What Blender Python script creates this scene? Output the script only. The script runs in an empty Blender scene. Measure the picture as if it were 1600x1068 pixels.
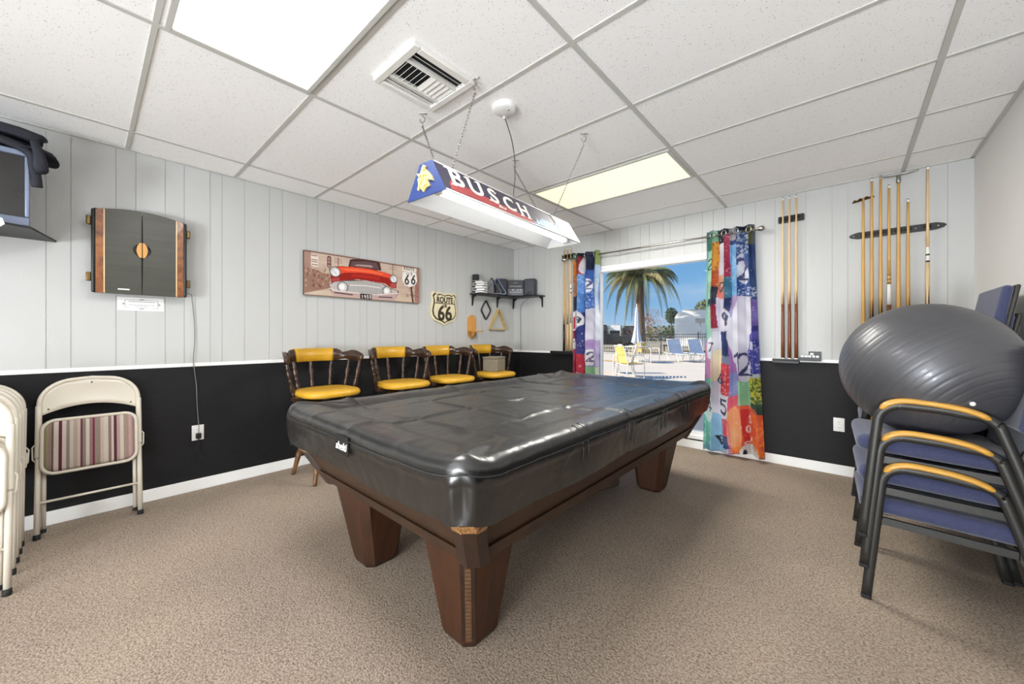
import bpy, bmesh, math, random
import numpy as np
from mathutils import Vector, Matrix
random.seed(7)
PI = math.pi
scene = bpy.context.scene
COL = scene.collection

# ------------------------------------------------------------------ helpers
def lin(c):
    return tuple(((v/255)/12.92 if v/255 <= .04045 else ((v/255+.055)/1.055)**2.4) for v in c)

def nd(nt, t, **kw):
    n = nt.nodes.new(t)
    for k, v in kw.items():
        if k in n.inputs: n.inputs[k].default_value = v
        else: setattr(n, k, v)
    return n

def new_mat(name):
    m = bpy.data.materials.new(name); m.use_nodes = True
    nt = m.node_tree
    return m, nt, nt.nodes['Principled BSDF']

def M(name, rgb, rough=.5, metal=0., var=.06, vs=8, bump=0., bs=60, spec=.5, coat=0., stretch=(1,1,1), sheen=0., detail=3):
    """plain procedural surface: noise-varied colour and noise bump"""
    m, nt, p = new_mat(name)
    tc = nd(nt, 'ShaderNodeTexCoord'); mp = nd(nt, 'ShaderNodeMapping'); mp.inputs['Scale'].default_value = stretch
    nt.links.new(tc.outputs['Object'], mp.inputs['Vector'])
    n = nd(nt, 'ShaderNodeTexNoise', Scale=vs, Detail=detail); nt.links.new(mp.outputs[0], n.inputs['Vector'])
    r = nd(nt, 'ShaderNodeValToRGB'); c = lin(rgb)
    r.color_ramp.elements[0].position = .3; r.color_ramp.elements[1].position = .7
    r.color_ramp.elements[0].color = tuple(x*(1-var) for x in c)+(1,)
    r.color_ramp.elements[1].color = tuple(min(1, x*(1+var)) for x in c)+(1,)
    nt.links.new(n.outputs['Fac'], r.inputs['Fac']); nt.links.new(r.outputs[0], p.inputs['Base Color'])
    p.inputs['Roughness'].default_value = rough; p.inputs['Metallic'].default_value = metal
    p.inputs['Specular IOR Level'].default_value = spec
    p.inputs['Coat Weight'].default_value = coat
    p.inputs['Sheen Weight'].default_value = sheen
    if bump:
        n2 = nd(nt, 'ShaderNodeTexNoise', Scale=bs, Detail=3); nt.links.new(mp.outputs[0], n2.inputs['Vector'])
        b = nd(nt, 'ShaderNodeBump', Strength=bump, Distance=.01)
        nt.links.new(n2.outputs['Fac'], b.inputs['Height']); nt.links.new(b.outputs[0], p.inputs['Normal'])
    return m

def wood(name, a, b, stretch=(30, 30, 2), rough=.4, scale=1.5, coat=0.):
    m, nt, p = new_mat(name)
    tc = nd(nt, 'ShaderNodeTexCoord'); mp = nd(nt, 'ShaderNodeMapping'); mp.inputs['Scale'].default_value = stretch
    nt.links.new(tc.outputs['Object'], mp.inputs['Vector'])
    n = nd(nt, 'ShaderNodeTexNoise', Scale=scale, Detail=5, Distortion=1.2); nt.links.new(mp.outputs[0], n.inputs['Vector'])
    r = nd(nt, 'ShaderNodeValToRGB'); r.color_ramp.elements[0].position = .3; r.color_ramp.elements[1].position = .72
    r.color_ramp.elements[0].color = lin(a)+(1,); r.color_ramp.elements[1].color = lin(b)+(1,)
    nt.links.new(n.outputs['Fac'], r.inputs['Fac']); nt.links.new(r.outputs[0], p.inputs['Base Color'])
    p.inputs['Roughness'].default_value = rough; p.inputs['Coat Weight'].default_value = coat
    return m

def emit(name, rgb, s):
    m, nt, p = new_mat(name)
    p.inputs['Base Color'].default_value = lin(rgb)+(1,)
    n = nd(nt, 'ShaderNodeTexNoise', Scale=2.); r = nd(nt, 'ShaderNodeValToRGB')
    c = lin(rgb); r.color_ramp.elements[0].color = tuple(x*.97 for x in c)+(1,); r.color_ramp.elements[1].color = c+(1,)
    nt.links.new(n.outputs['Fac'], r.inputs['Fac']); nt.links.new(r.outputs[0], p.inputs['Emission Color'])
    p.inputs['Emission Strength'].default_value = s
    return m

def painted(name, rough=.6, spec=.4, trans=0.):
    """colour computed per point of the mesh (printed cloth, printed canvas)"""
    m, nt, p = new_mat(name)
    a = nd(nt, 'ShaderNodeAttribute'); a.attribute_name = 'paint'
    n = nd(nt, 'ShaderNodeTexNoise', Scale=120.); mx = nd(nt, 'ShaderNodeMix'); mx.data_type = 'RGBA'; mx.blend_type = 'MULTIPLY'
    r = nd(nt, 'ShaderNodeValToRGB'); r.color_ramp.elements[0].color = (.86, .86, .86, 1); r.color_ramp.elements[1].color = (1, 1, 1, 1)
    nt.links.new(n.outputs['Fac'], r.inputs['Fac'])
    mx.inputs[0].default_value = 1
    nt.links.new(a.outputs['Color'], mx.inputs[6]); nt.links.new(r.outputs[0], mx.inputs[7])
    nt.links.new(mx.outputs[2], p.inputs['Base Color'])
    p.inputs['Roughness'].default_value = rough; p.inputs['Specular IOR Level'].default_value = spec
    if trans:
        t = nd(nt, 'ShaderNodeBsdfTranslucent'); nt.links.new(mx.outputs[2], t.inputs['Color'])
        ms = nd(nt, 'ShaderNodeMixShader'); ms.inputs[0].default_value = trans
        nt.links.new(p.outputs[0], ms.inputs[1]); nt.links.new(t.outputs[0], ms.inputs[2])
        nt.links.new(ms.outputs[0], nt.nodes['Material Output'].inputs['Surface'])
    return m

def frame_of(d):
    d = Vector(d).normalized()
    a = Vector((0, 0, 1)) if abs(d.z) < .9 else Vector((1, 0, 0))
    x = a.cross(d).normalized(); y = d.cross(x)
    return x, y, d

class MB:
    def __init__(s): s.bm = bmesh.new(); s.mi = 0; s.sm = False
    def f(s, vs, smooth=None):
        try: f = s.bm.faces.new(vs)
        except ValueError: return None
        f.material_index = s.mi; f.smooth = s.sm if smooth is None else smooth
        return f
    def v(s, p): return s.bm.verts.new(p)
    def box(s, x0, x1, y0, y1, z0, z1, bev=0, seg=2, mat=None):
        r = bmesh.ops.create_cube(s.bm, size=1)
        vs = r['verts']
        T = Matrix.Translation(((x0+x1)/2, (y0+y1)/2, (z0+z1)/2)) @ Matrix.Diagonal((x1-x0, y1-y0, z1-z0, 1))
        if mat is not None: T = mat @ T
        bmesh.ops.transform(s.bm, matrix=T, verts=vs)
        fs = {f for v in vs for f in v.link_faces}
        for f in fs: f.material_index = s.mi
        if bev:
            es = list({e for v in vs for e in v.link_edges})
            r = bmesh.ops.bevel(s.bm, geom=es, offset=bev, segments=seg, profile=.5, affect='EDGES')
            for f in r['faces']: f.material_index = s.mi; f.smooth = True
        return s
    def tube(s, pts, r, n=10, closed=False, cap=True, sx=1., sy=1., up=None):
        pts = [Vector(p) for p in pts]; N = len(pts)
        rs = r if isinstance(r, (list, tuple)) else [r]*N
        rings = []; px = None
        for i, p in enumerate(pts):
            a = pts[(i-1) % N] if (i > 0 or closed) else p
            b = pts[(i+1) % N] if (i < N-1 or closed) else p
            d = (b-a)
            if d.length < 1e-9: d = Vector((0, 0, 1))
            d.normalize()
            if px is None:
                x = (Vector(up).cross(d).normalized() if up else frame_of(d)[0])
            else:
                x = px - d*px.dot(d)
                x = x.normalized() if x.length > 1e-6 else frame_of(d)[0]
            px = x; y = d.cross(x)
            rings.append([s.v(p + x*math.cos(2*PI*k/n)*rs[i]*sx + y*math.sin(2*PI*k/n)*rs[i]*sy) for k in range(n)])
        m = N if closed else N-1
        for i in range(m):
            A = rings[i]; B = rings[(i+1) % N]
            for k in range(n): s.f([A[k], A[(k+1) % n], B[(k+1) % n], B[k]], True)
        if cap and not closed:
            s.f(rings[0][::-1], False); s.f(rings[-1], False)
        return s
    def strip(s, pts, w, h, up=(0, 0, 1)):
        """rectangular bar swept along pts; w across, h along up"""
        pts = [Vector(p) for p in pts]; N = len(pts); R = []
        for i, p in enumerate(pts):
            d = (pts[min(i+1, N-1)]-pts[max(i-1, 0)]).normalized()
            x = Vector(up).cross(d).normalized(); y = d.cross(x)
            R.append([s.v(p+x*a*w/2+y*b*h/2) for a, b in ((-1, -1), (1, -1), (1, 1), (-1, 1))])
        for i in range(N-1):
            for k in range(4): s.f([R[i][k], R[i][(k+1) % 4], R[i+1][(k+1) % 4], R[i+1][k]])
        s.f(R[0][::-1]); s.f(R[-1])
        return s
    def lathe(s, prof, p0=(0, 0, 0), axis=(0, 0, 1), n=16, smooth=True, sx=1, sy=1):
        x, y, d = frame_of(axis) if tuple(axis) != (0, 0, 1) else (Vector((1, 0, 0)), Vector((0, 1, 0)), Vector((0, 0, 1)))
        p0 = Vector(p0); R = []
        for r, h in prof:
            R.append([s.v(p0+d*h+x*math.cos(2*PI*k/n)*r*sx+y*math.sin(2*PI*k/n)*r*sy) for k in range(n)])
        for i in range(len(R)-1):
            for k in range(n): s.f([R[i][k], R[i][(k+1) % n], R[i+1][(k+1) % n], R[i+1][k]], smooth)
        s.f(R[0][::-1], False); s.f(R[-1], False)
        return s
    def turned(s, p0, p1, prof, n=10):
        """lathe between two points; prof = (t, r)"""
        p0 = Vector(p0); p1 = Vector(p1); L = (p1-p0).length
        return s.lathe([(r, t*L) for t, r in prof], p0, (p1-p0), n)
    def prism(s, poly, plane, a, b, smooth=False):
        """polygon (list of 2D) extruded from a to b along the remaining axis; plane 'xy','yz','xz'"""
        def P(u, w, t): return {'xy': (u, w, t), 'yz': (t, u, w), 'xz': (u, t, w)}[plane]
        A = [s.v(P(u, w, a)) for u, w in poly]; B = [s.v(P(u, w, b)) for u, w in poly]
        s.f(A[::-1], False); s.f(B, False)
        n = len(poly)
        for i in range(n): s.f([A[i], A[(i+1) % n], B[(i+1) % n], B[i]], smooth)
        return s
    def frustum(s, lo, hi, z0, z1):
        A = [s.v((x, y, z0)) for x, y in lo]; B = [s.v((x, y, z1)) for x, y in hi]; n = len(lo)
        s.f(A[::-1]); s.f(B)
        for i in range(n): s.f([A[i], A[(i+1) % n], B[(i+1) % n], B[i]])
        return s
    def ball(s, c, r, sc=(1, 1, 1), u=24, v=14):
        res = bmesh.ops.create_uvsphere(s.bm, u_segments=u, v_segments=v, radius=r)
        vs = res['verts']
        bmesh.ops.transform(s.bm, matrix=Matrix.Translation(c) @ Matrix.Diagonal((*sc, 1)), verts=vs)
        for f in {f for q in vs for f in q.link_faces}: f.material_index = s.mi; f.smooth = True
        return s
    def grid(s, fn, nu, nv, smooth=True, closed_u=False):
        V = [[s.v(fn(i/nu, j/nv)) for j in range(nv+1)] for i in range(nu if closed_u else nu+1)]
        for i in range(nu):
            A = V[i]; B = V[(i+1) % len(V)]
            for j in range(nv): s.f([A[j], B[j], B[j+1], A[j+1]], smooth)
        return V
    def mesh(s, me, T):
        base = len(s.bm.verts); s.bm.verts.ensure_lookup_table()
        vs = [s.v(T @ v.co) for v in me.vertices]
        for p in me.polygons: s.f([vs[i] for i in p.vertices], False)
        return s
    def xf(s, T): bmesh.ops.transform(s.bm, matrix=T, verts=s.bm.verts[:]); return s
    def build(s, name, mats, parent=None, fix=True):
        if fix: bmesh.ops.recalc_face_normals(s.bm, faces=s.bm.faces[:])
        me = bpy.data.meshes.new(name); s.bm.to_mesh(me); s.bm.free()
        for m in (mats if isinstance(mats, (list, tuple)) else [mats]): me.materials.append(m)
        o = bpy.data.objects.new(name, me); COL.objects.link(o)
        if parent is not None: o.parent = parent
        return o

def arc(c, r, a0, a1, n, plane='xz', off=0):
    out = []
    for i in range(n+1):
        a = math.radians(a0+(a1-a0)*i/n); u = c[0]+r*math.cos(a); w = c[1]+r*math.sin(a)
        out.append({'xy': (u, w, off), 'yz': (off, u, w), 'xz': (u, off, w)}[plane])
    return out

def rrect(x0, x1, y0, y1, r, n=5):
    out = []
    for cx, cy, a in ((x1-r, y1-r, 0), (x0+r, y1-r, 90), (x0+r, y0+r, 180), (x1-r, y0+r, 270)):
        for i in range(n+1):
            t = math.radians(a+90*i/n); out.append((cx+r*math.cos(t), cy+r*math.sin(t)))
    return out

def text_me(txt, size, ext=.001, shear=0., bold=0., spacing=1., align='CENTER'):
    c = bpy.data.curves.new('lettering_curve', 'FONT'); c.body = txt; c.size = size; c.extrude = ext
    c.shear = shear; c.offset = bold; c.space_character = spacing; c.align_x = align; c.align_y = 'CENTER'
    o = bpy.data.objects.new('lettering_curve', c); COL.objects.link(o)
    me = bpy.data.meshes.new_from_object(o)
    bpy.data.objects.remove(o); bpy.data.curves.remove(c)
    return me

def tag(o, label=None, cat=None, group=None, kind=None):
    if label: o['label'] = label
    if cat: o['category'] = cat
    if group: o['group'] = group
    if kind: o['kind'] = kind
    return o

def thing(name, label, cat, loc=(0, 0, 0), rz=0., group=None):
    o = bpy.data.objects.new(name, None); COL.objects.link(o)
    o.location = loc; o.rotation_euler = (0, 0, rz); o.empty_display_size = .1
    return tag(o, label, cat, group)

def dup(root, loc=None, rot=None, label=None, group=None):
    r = root.copy(); COL.objects.link(r)
    if loc is not None: r.location = loc
    if rot is not None: r.rotation_euler = rot
    if label: r['label'] = label
    if group: r['group'] = group
    for ch in root.children:
        c = ch.copy(); COL.objects.link(c); c.parent = r
        for g in ch.children:
            d = g.copy(); COL.objects.link(d); d.parent = c
    return r

def struct(o): o['kind'] = 'structure'; return o

class Paint:
    """small canvas of colours laid over a printed surface, in metres (x right, y up)"""
    def __init__(s, w, h, nx, ny, bg):
        s.X, s.Y = np.meshgrid(np.linspace(0, w, nx+1), np.linspace(0, h, ny+1), indexing='ij')
        s.A = np.zeros(s.X.shape+(3,)); s.A[:] = bg; s.px = w/nx; s.w = w; s.h = h
    def put(s, mask, c, a=1.):
        m = (np.clip(mask, 0, 1)*a)[..., None]; s.A = s.A*(1-m)+np.array(c, float)*m; return s
    def rect(s, x0, y0, x1, y1, c, a=1.):
        e = s.px; m = np.clip((s.X-x0)/e+.5, 0, 1)*np.clip((x1-s.X)/e+.5, 0, 1)*np.clip((s.Y-y0)/e+.5, 0, 1)*np.clip((y1-s.Y)/e+.5, 0, 1)
        return s.put(m, c, a)
    def ell(s, cx, cy, rx, ry, c, a=1., ring=None):
        d = np.sqrt(((s.X-cx)/rx)**2+((s.Y-cy)/ry)**2); r = min(rx, ry)
        m = np.clip((1-d)*r/s.px+.5, 0, 1)
        if ring: m = m*np.clip((d-1)*r/s.px+ring/s.px+.5, 0, 1)
        return s.put(m, c, a)
    def poly(s, pts, c, a=1.):
        ins = np.zeros(s.X.shape, bool); n = len(pts)
        for i in range(n):
            x0, y0 = pts[i]; x1, y1 = pts[(i+1) % n]
            if y0 == y1: continue
            ins ^= ((s.Y > min(y0, y1)) & (s.Y <= max(y0, y1)) & (s.X < x0+(s.Y-y0)*(x1-x0)/(y1-y0)))
        return s.put(ins.astype(float), c, a)
    def line(s, pts, w, c, a=1.):
        D = np.full(s.X.shape, 9.)
        for (x0, y0), (x1, y1) in zip(pts[:-1], pts[1:]):
            dx, dy = x1-x0, y1-y0; L = dx*dx+dy*dy+1e-12
            t = np.clip(((s.X-x0)*dx+(s.Y-y0)*dy)/L, 0, 1)
            D = np.minimum(D, np.hypot(s.X-x0-t*dx, s.Y-y0-t*dy))
        return s.put(np.clip((w/2-D)/s.px+.5, 0, 1), c, a)
    def glyph(s, ch, x, y, h, w, c, st=None, slant=0.):
        for L in GL[ch]: s.line([(x+(u-.25)*h*1.+slant*(v-.5)*h, y+(v-.5)*h) for u, v in L], w, c)
        return s
    def specks(s, x0, y0, x1, y1, n, r, c, rng, a=.8):
        for _ in range(n): s.ell(rng.uniform(x0, x1), rng.uniform(y0, y1), rng.uniform(.4, 1)*r, rng.uniform(.4, 1)*r*1.5, c, a)
        return s
    def warp(s, amp, seed):
        r = np.random.RandomState(seed); dx = np.zeros(s.X.shape); dy = np.zeros(s.X.shape)
        for k in (6, 12, 24):
            for _ in range(3):
                a, b = r.uniform(-k, k, 2); dx += np.sin(a*s.X+b*s.Y+r.uniform(0, 6))*amp*3/k; a, b = r.uniform(-k, k, 2); dy += np.sin(a*s.X+b*s.Y+r.uniform(0, 6))*amp*9/k
        for k in (9, 22):
            n = np.zeros(s.X.shape)
            for _ in range(5): a, b = r.uniform(-k, k, 2); n += np.sin(a*s.X+b*s.Y+r.uniform(0, 6))
            s.A = s.A+(n*(5.5 if k < 15 else 4.5))[..., None]
        s.A = s.A*.90+24
        nx, ny = s.X.shape; I, J = np.meshgrid(np.arange(nx), np.arange(ny), indexing='ij')
        s.A = s.A[np.clip(I+np.rint(dx/s.w*nx), 0, nx-1).astype(int), np.clip(J+np.rint(dy/s.h*ny), 0, ny-1).astype(int)]
    def store(s, me):
        """writes one colour per vertex; vertices must be in (i,j) order"""
        at = me.color_attributes.new('paint', 'FLOAT_COLOR', 'POINT')
        q = np.clip(s.A.reshape(-1, 3)/255., 0, 1); q = np.where(q <= .04045, q/12.92, ((q+.055)/1.055)**2.4)
        at.data.foreach_set('color', np.concatenate([q, np.ones((len(q), 1))], 1).ravel().astype(np.float32))

def circ(cx, cy, rx, ry, a0, a1, n=14):
    return [(cx+rx*math.cos(math.radians(a0+(a1-a0)*i/n)), cy+ry*math.sin(math.radians(a0+(a1-a0)*i/n))) for i in range(n+1)]
GL = {'1': [[(.1, .8), (.27, 1), (.27, 0)]], '2': [circ(.25, .75, .22, .24, 170, -30)+[(.02, .02), (.5, .02)]],
      '3': [circ(.22, .76, .22, .23, 150, -90), circ(.22, .26, .26, .27, 90, -150)],
      '4': [[(.4, 0), (.4, 1), (.02, .3), (.55, .3)]], '5': [[(.46, 1), (.08, 1), (.05, .58)]+circ(.22, .3, .25, .3, 110, -140)],
      '6': [[(.4, 1), (.06, .42)]+circ(.25, .28, .22, .28, 150, -210)], '7': [[(.02, 1), (.48, 1), (.16, 0)]],
      '9': [circ(.25, .72, .22, .27, 0, 360), [(.47, .72), (.36, 0)]], '0': [circ(.25, .5, .22, .5, 0, 360)],
      'W': [[(0, 1), (.13, 0), (.27, .7), (.4, 0), (.54, 1)]], 'E': [[(.45, 1), (.05, 1), (.05, 0), (.45, 0)], [(.05, .5), (.38, .5)]],
      'N': [[(.05, 0), (.05, 1), (.45, 0), (.45, 1)]], 'S': [circ(.25, .75, .2, .24, 40, 270)+circ(.25, .26, .22, .25, 90, -140)],
      'O': [circ(.25, .5, .22, .5, 0, 360)], 'A': [[(0, 0), (.25, 1), (.5, 0)], [(.1, .35), (.4, .35)]], 'Y': [[(0, 1), (.25, .5), (.5, 1)], [(.25, .5), (.25, 0)]]}
# ------------------------------------------------------------------ materials
def carpet_mat():
    m, nt, p = new_mat('beige_carpet')
    tc = nd(nt, 'ShaderNodeTexCoord')
    v = nd(nt, 'ShaderNodeTexVoronoi', Scale=150.); v.inputs['Randomness'].default_value = 1
    n = nd(nt, 'ShaderNodeTexNoise', Scale=115., Detail=4, Roughness=.7)
    n2 = nd(nt, 'ShaderNodeTexNoise', Scale=1.3, Detail=2)
    for t in (v, n, n2): nt.links.new(tc.outputs['Object'], t.inputs['Vector'])
    r = nd(nt, 'ShaderNodeValToRGB'); e = r.color_ramp.elements
    e[0].position = .32; e[0].color = lin((106, 91, 79))+(1,); e[1].position = .56; e[1].color = lin((180, 165, 150))+(1,)
    k = e.new(.44); k.color = lin((157, 142, 128))+(1,)
    nt.links.new(n.outputs['Fac'], r.inputs['Fac'])
    r2 = nd(nt, 'ShaderNodeValToRGB'); r2.color_ramp.elements[0].color = (.86, .86, .86, 1); r2.color_ramp.elements[1].color = (1.05, 1.04, 1.02, 1)
    r2.color_ramp.elements[0].position = .3; r2.color_ramp.elements[1].position = .7
    nt.links.new(n2.outputs['Fac'], r2.inputs['Fac'])
    r3 = nd(nt, 'ShaderNodeValToRGB'); r3.color_ramp.elements[0].color = (1, 1, 1, 1); r3.color_ramp.elements[1].color = (.72, .7, .68, 1)
    r3.color_ramp.elements[0].position = .35; r3.color_ramp.elements[1].position = .75
    nt.links.new(v.outputs['Distance'], r3.inputs['Fac'])
    def mul(a, b):
        x = nd(nt, 'ShaderNodeMix'); x.data_type = 'RGBA'; x.blend_type = 'MULTIPLY'; x.inputs[0].default_value = 1
        nt.links.new(a, x.inputs[6]); nt.links.new(b, x.inputs[7]); return x.outputs[2]
    nt.links.new(mul(mul(r.outputs[0], r2.outputs[0]), r3.outputs[0]), p.inputs['Base Color'])
    p.inputs['Roughness'].default_value = .95; p.inputs['Specular IOR Level'].default_value = .15
    b = nd(nt, 'ShaderNodeBump', Strength=.45, Distance=.006); b.invert = True
    nt.links.new(v.outputs['Distance'], b.inputs['Height']); nt.links.new(b.outputs[0], p.inputs['Normal'])
    return m

def tile_mat():
    m, nt, p = new_mat('fissured_ceiling_tile')
    tc = nd(nt, 'ShaderNodeTexCoord')
    v = nd(nt, 'ShaderNodeTexVoronoi', Scale=92.); v.inputs['Randomness'].default_value = 1
    n = nd(nt, 'ShaderNodeTexNoise', Scale=40., Detail=3)
    for t in (v, n): nt.links.new(tc.outputs['Object'], t.inputs['Vector'])
    sub = nd(nt, 'ShaderNodeMath'); sub.operation = 'MULTIPLY_ADD'; sub.inputs[1].default_value = .35; sub.inputs[2].default_value = 0
    add = nd(nt, 'ShaderNodeMath'); add.operation = 'ADD'
    nt.links.new(n.outputs['Fac'], sub.inputs[0]); nt.links.new(sub.outputs[0], add.inputs[0]); nt.links.new(v.outputs['Distance'], add.inputs[1])
    r = nd(nt, 'ShaderNodeValToRGB'); e = r.color_ramp.elements
    e[0].position = .25; e[0].color = lin((138, 137, 134))+(1,); e[1].position = .35; e[1].color = lin((248, 248, 248))+(1,)
    nt.links.new(add.outputs[0], r.inputs['Fac']); nt.links.new(r.outputs[0], p.inputs['Base Color'])
    p.inputs['Roughness'].default_value = .9; p.inputs['Specular IOR Level'].default_value = .1
    return m

def pane_mat(name, tint=(1, 1, 1), refl=.06):
    m, nt, p = new_mat(name)
    t = nd(nt, 'ShaderNodeBsdfTransparent'); t.inputs[0].default_value = tint+(1,)
    g = nd(nt, 'ShaderNodeBsdfGlossy'); g.inputs['Roughness'].default_value = .02
    fr = nd(nt, 'ShaderNodeFresnel'); fr.inputs[0].default_value = 1.3
    ms = nd(nt, 'ShaderNodeMixShader')
    nt.links.new(fr.outputs[0], ms.inputs[0]); nt.links.new(t.outputs[0], ms.inputs[1]); nt.links.new(g.outputs[0], ms.inputs[2])
    nt.links.new(ms.outputs[0], nt.nodes['Material Output'].inputs['Surface'])
    return m

def stripe_mat():
    """woven upholstery, stripes across local Y"""
    m, nt, p = new_mat('striped_upholstery')
    tc = nd(nt, 'ShaderNodeTexCoord'); sp = nd(nt, 'ShaderNodeSeparateXYZ'); nt.links.new(tc.outputs['Object'], sp.inputs[0])
    mr = nd(nt, 'ShaderNodeMapRange'); mr.inputs['From Min'].default_value = -.19; mr.inputs['From Max'].default_value = .19
    nt.links.new(sp.outputs['Y'], mr.inputs['Value'])
    r = nd(nt, 'ShaderNodeValToRGB'); r.color_ramp.interpolation = 'CONSTANT'; e = r.color_ramp.elements
    seq = [(0, (168, 158, 122)), (.045, (150, 130, 120)), (.075, (110, 72, 76)), (.095, (205, 196, 184)), (.145, (92, 32, 52)), (.18, (205, 190, 182)),
           (.225, (140, 128, 120)), (.26, (196, 186, 172)), (.30, (176, 160, 146)), (.34, (198, 178, 170)), (.375, (104, 52, 62)), (.395, (140, 128, 120)),
           (.43, (206, 198, 186)), (.47, (150, 122, 116)), (.505, (122, 40, 72)), (.53, (150, 136, 124)), (.59, (200, 178, 170)), (.63, (206, 198, 182)),
           (.68, (140, 116, 110)), (.715, (204, 196, 184)), (.745, (96, 36, 54)), (.78, (178, 160, 150)), (.82, (214, 200, 186)), (.86, (164, 142, 132)),
           (.92, (196, 160, 156)), (.96, (170, 140, 136))]
    e[0].position = 0; e[0].color = lin(seq[0][1])+(1,); e[1].position = seq[1][0]; e[1].color = lin(seq[1][1])+(1,)
    for q, c in seq[2:]: k = e.new(q); k.color = lin(c)+(1,)
    nt.links.new(mr.outputs[0], r.inputs['Fac'])
    w = nd(nt, 'ShaderNodeTexWave', Scale=110.); w.bands_direction = 'Z'; nt.links.new(tc.outputs['Object'], w.inputs['Vector'])
    n = nd(nt, 'ShaderNodeTexNoise', Scale=180.); nt.links.new(tc.outputs['Object'], n.inputs['Vector'])
    ad = nd(nt, 'ShaderNodeMath'); ad.operation = 'MULTIPLY'; nt.links.new(w.outputs['Fac'], ad.inputs[0]); nt.links.new(n.outputs['Fac'], ad.inputs[1])
    r2 = nd(nt, 'ShaderNodeValToRGB'); r2.color_ramp.elements[0].color = (.62, .6, .6, 1); r2.color_ramp.elements[1].color = (1.05, 1.05, 1.05, 1); r2.color_ramp.elements[1].position = .45
    nt.links.new(ad.outputs[0], r2.inputs['Fac'])
    x = nd(nt, 'ShaderNodeMix'); x.data_type = 'RGBA'; x.blend_type = 'MULTIPLY'; x.inputs[0].default_value = 1
    nt.links.new(r.outputs[0], x.inputs[6]); nt.links.new(r2.outputs[0], x.inputs[7]); nt.links.new(x.outputs[2], p.inputs['Base Color'])
    p.inputs['Roughness'].default_value = .9
    return m

def ball_mat():
    m, nt, p = new_mat('silver_grey_vinyl_ball')
    n = nd(nt, 'ShaderNodeTexNoise', Scale=4.); r = nd(nt, 'ShaderNodeValToRGB')
    r.color_ramp.elements[0].color = lin((80, 80, 84))+(1,); r.color_ramp.elements[1].color = lin((94, 94, 98))+(1,)
    nt.links.new(n.outputs['Fac'], r.inputs['Fac']); nt.links.new(r.outputs[0], p.inputs['Base Color'])
    p.inputs['Roughness'].default_value = .42; p.inputs['Metallic'].default_value = .4; p.inputs['Coat Weight'].default_value = .15
    return m

m_carpet = carpet_mat(); m_tile = tile_mat()
m_wall = M('white_panelling', (187, 188, 187), .45, var=.015, vs=2, bump=.06, bs=90)
m_wallplain = M('plain_white_wall', (232, 232, 231), .55, var=.015, vs=2, bump=.05, bs=120)
m_black_wall = M('charcoal_wainscot', (23, 23, 25), .6, var=.14, vs=12, bump=.15, bs=70, stretch=(1, 1, 3), spec=.3)
m_trim = M('white_trim', (240, 240, 238), .35, var=.01, vs=5)
m_tbar = M('ceiling_grid_white', (192, 192, 187), .45, var=.02, vs=4)
m_groove_back = M('groove_backing', (180, 180, 177), .8, var=.02)  # backing strip visible through the gaps between wall planks
m_white = M('white_plastic', (232, 232, 230), .4, var=.02)
m_white_metal = M('white_painted_metal', (226, 226, 222), .35, var=.02)
m_black = M('black_plastic', (22, 22, 24), .4, var=.1)
m_black_satin = M('black_satin_paint', (30, 30, 32), .45, var=.1)
m_dark = M('dark_void', (12, 12, 13), .8, var=.1)
m_chrome = M('chrome', (200, 200, 200), .15, 1., var=.03)
m_steel = M('steel_chain', (140, 138, 132), .35, .9, var=.1)
m_nickel = M('brushed_nickel', (176, 174, 168), .3, 1., var=.05)
m_brass = M('aged_brass', (112, 92, 56), .35, .9, var=.1)
m_diff_w = emit('diffuser_white', (255, 254, 248), 1.0)
m_diff_c = emit('diffuser_cream', (250, 245, 214), .46)
m_tubelight = emit('fluorescent_tube', (255, 255, 252), 4.)
m_beige = M('beige_painted_steel', (216, 208, 193), .26, var=.03, vs=3, coat=.4)
m_rubber = M('black_rubber', (20, 20, 20), .7, var=.1)
m_stripe = stripe_mat()
m_table_wood = wood('brown_laminate', (44, 27, 14), (62, 39, 21), (12, 12, 2.), .5)
m_table_leg = wood('walnut_leg', (44, 23, 9), (70, 37, 15), (14, 14, 1.5), .48)
m_table_dark = wood('dark_walnut_trim', (34, 20, 12), (52, 32, 20), (20, 20, 2), .4)
m_table_inlay = wood('inlay_blocks', (78, 54, 36), (104, 76, 52), (9, 9, 9), .5)
m_worn = wood('worn_corner_wood', (70, 40, 18), (190, 140, 84), (40, 40, 6), .5, 2.)
m_stool = wood('dark_stained_stool_wood', (38, 26, 20), (74, 50, 36), (24, 24, 3), .3, coat=.3)
m_stool_leg = wood('worn_stool_leg', (52, 32, 20), (140, 98, 56), (50, 50, 5), .4)
m_yellow = M('mustard_vinyl', (206, 158, 44), .36, var=.08, vs=7, bump=.05, bs=40)
m_stack_frame = M('charcoal_chair_frame', (44, 43, 40), .42, .15, var=.08, vs=14)
m_arm_wood = wood('honey_oak_arm', (186, 134, 50), (218, 168, 78), (4, 40, 40), .35, coat=.2)
m_blue_fab = M('slate_blue_fabric', (55, 60, 92), .9, var=.16, vs=160, bump=.25, bs=240, sheen=.4)
m_ball = ball_mat()
m_cue = wood('pale_maple', (206, 172, 124), (230, 202, 158), (60, 60, 2), .3)
m_cue_y = wood('yellow_maple', (190, 142, 70), (216, 172, 98), (60, 60, 2), .3)
m_cue_b = wood('brown_cue_butt', (96, 52, 26), (134, 78, 42), (60, 60, 2), .35)
m_cue_d = M('dark_cue_butt', (44, 24, 18), .3, var=.2)
m_leather_tip = M('cue_tip', (96, 104, 110), .8)
m_ferrule = M('white_ferrule', (238, 236, 230), .4)
m_gold = M('gold_relief', (220, 198, 122), .45, .2, var=.12, vs=30)
m_blue_panel = M('royal_blue_panel', (32, 52, 106), .35, var=.08)
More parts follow.
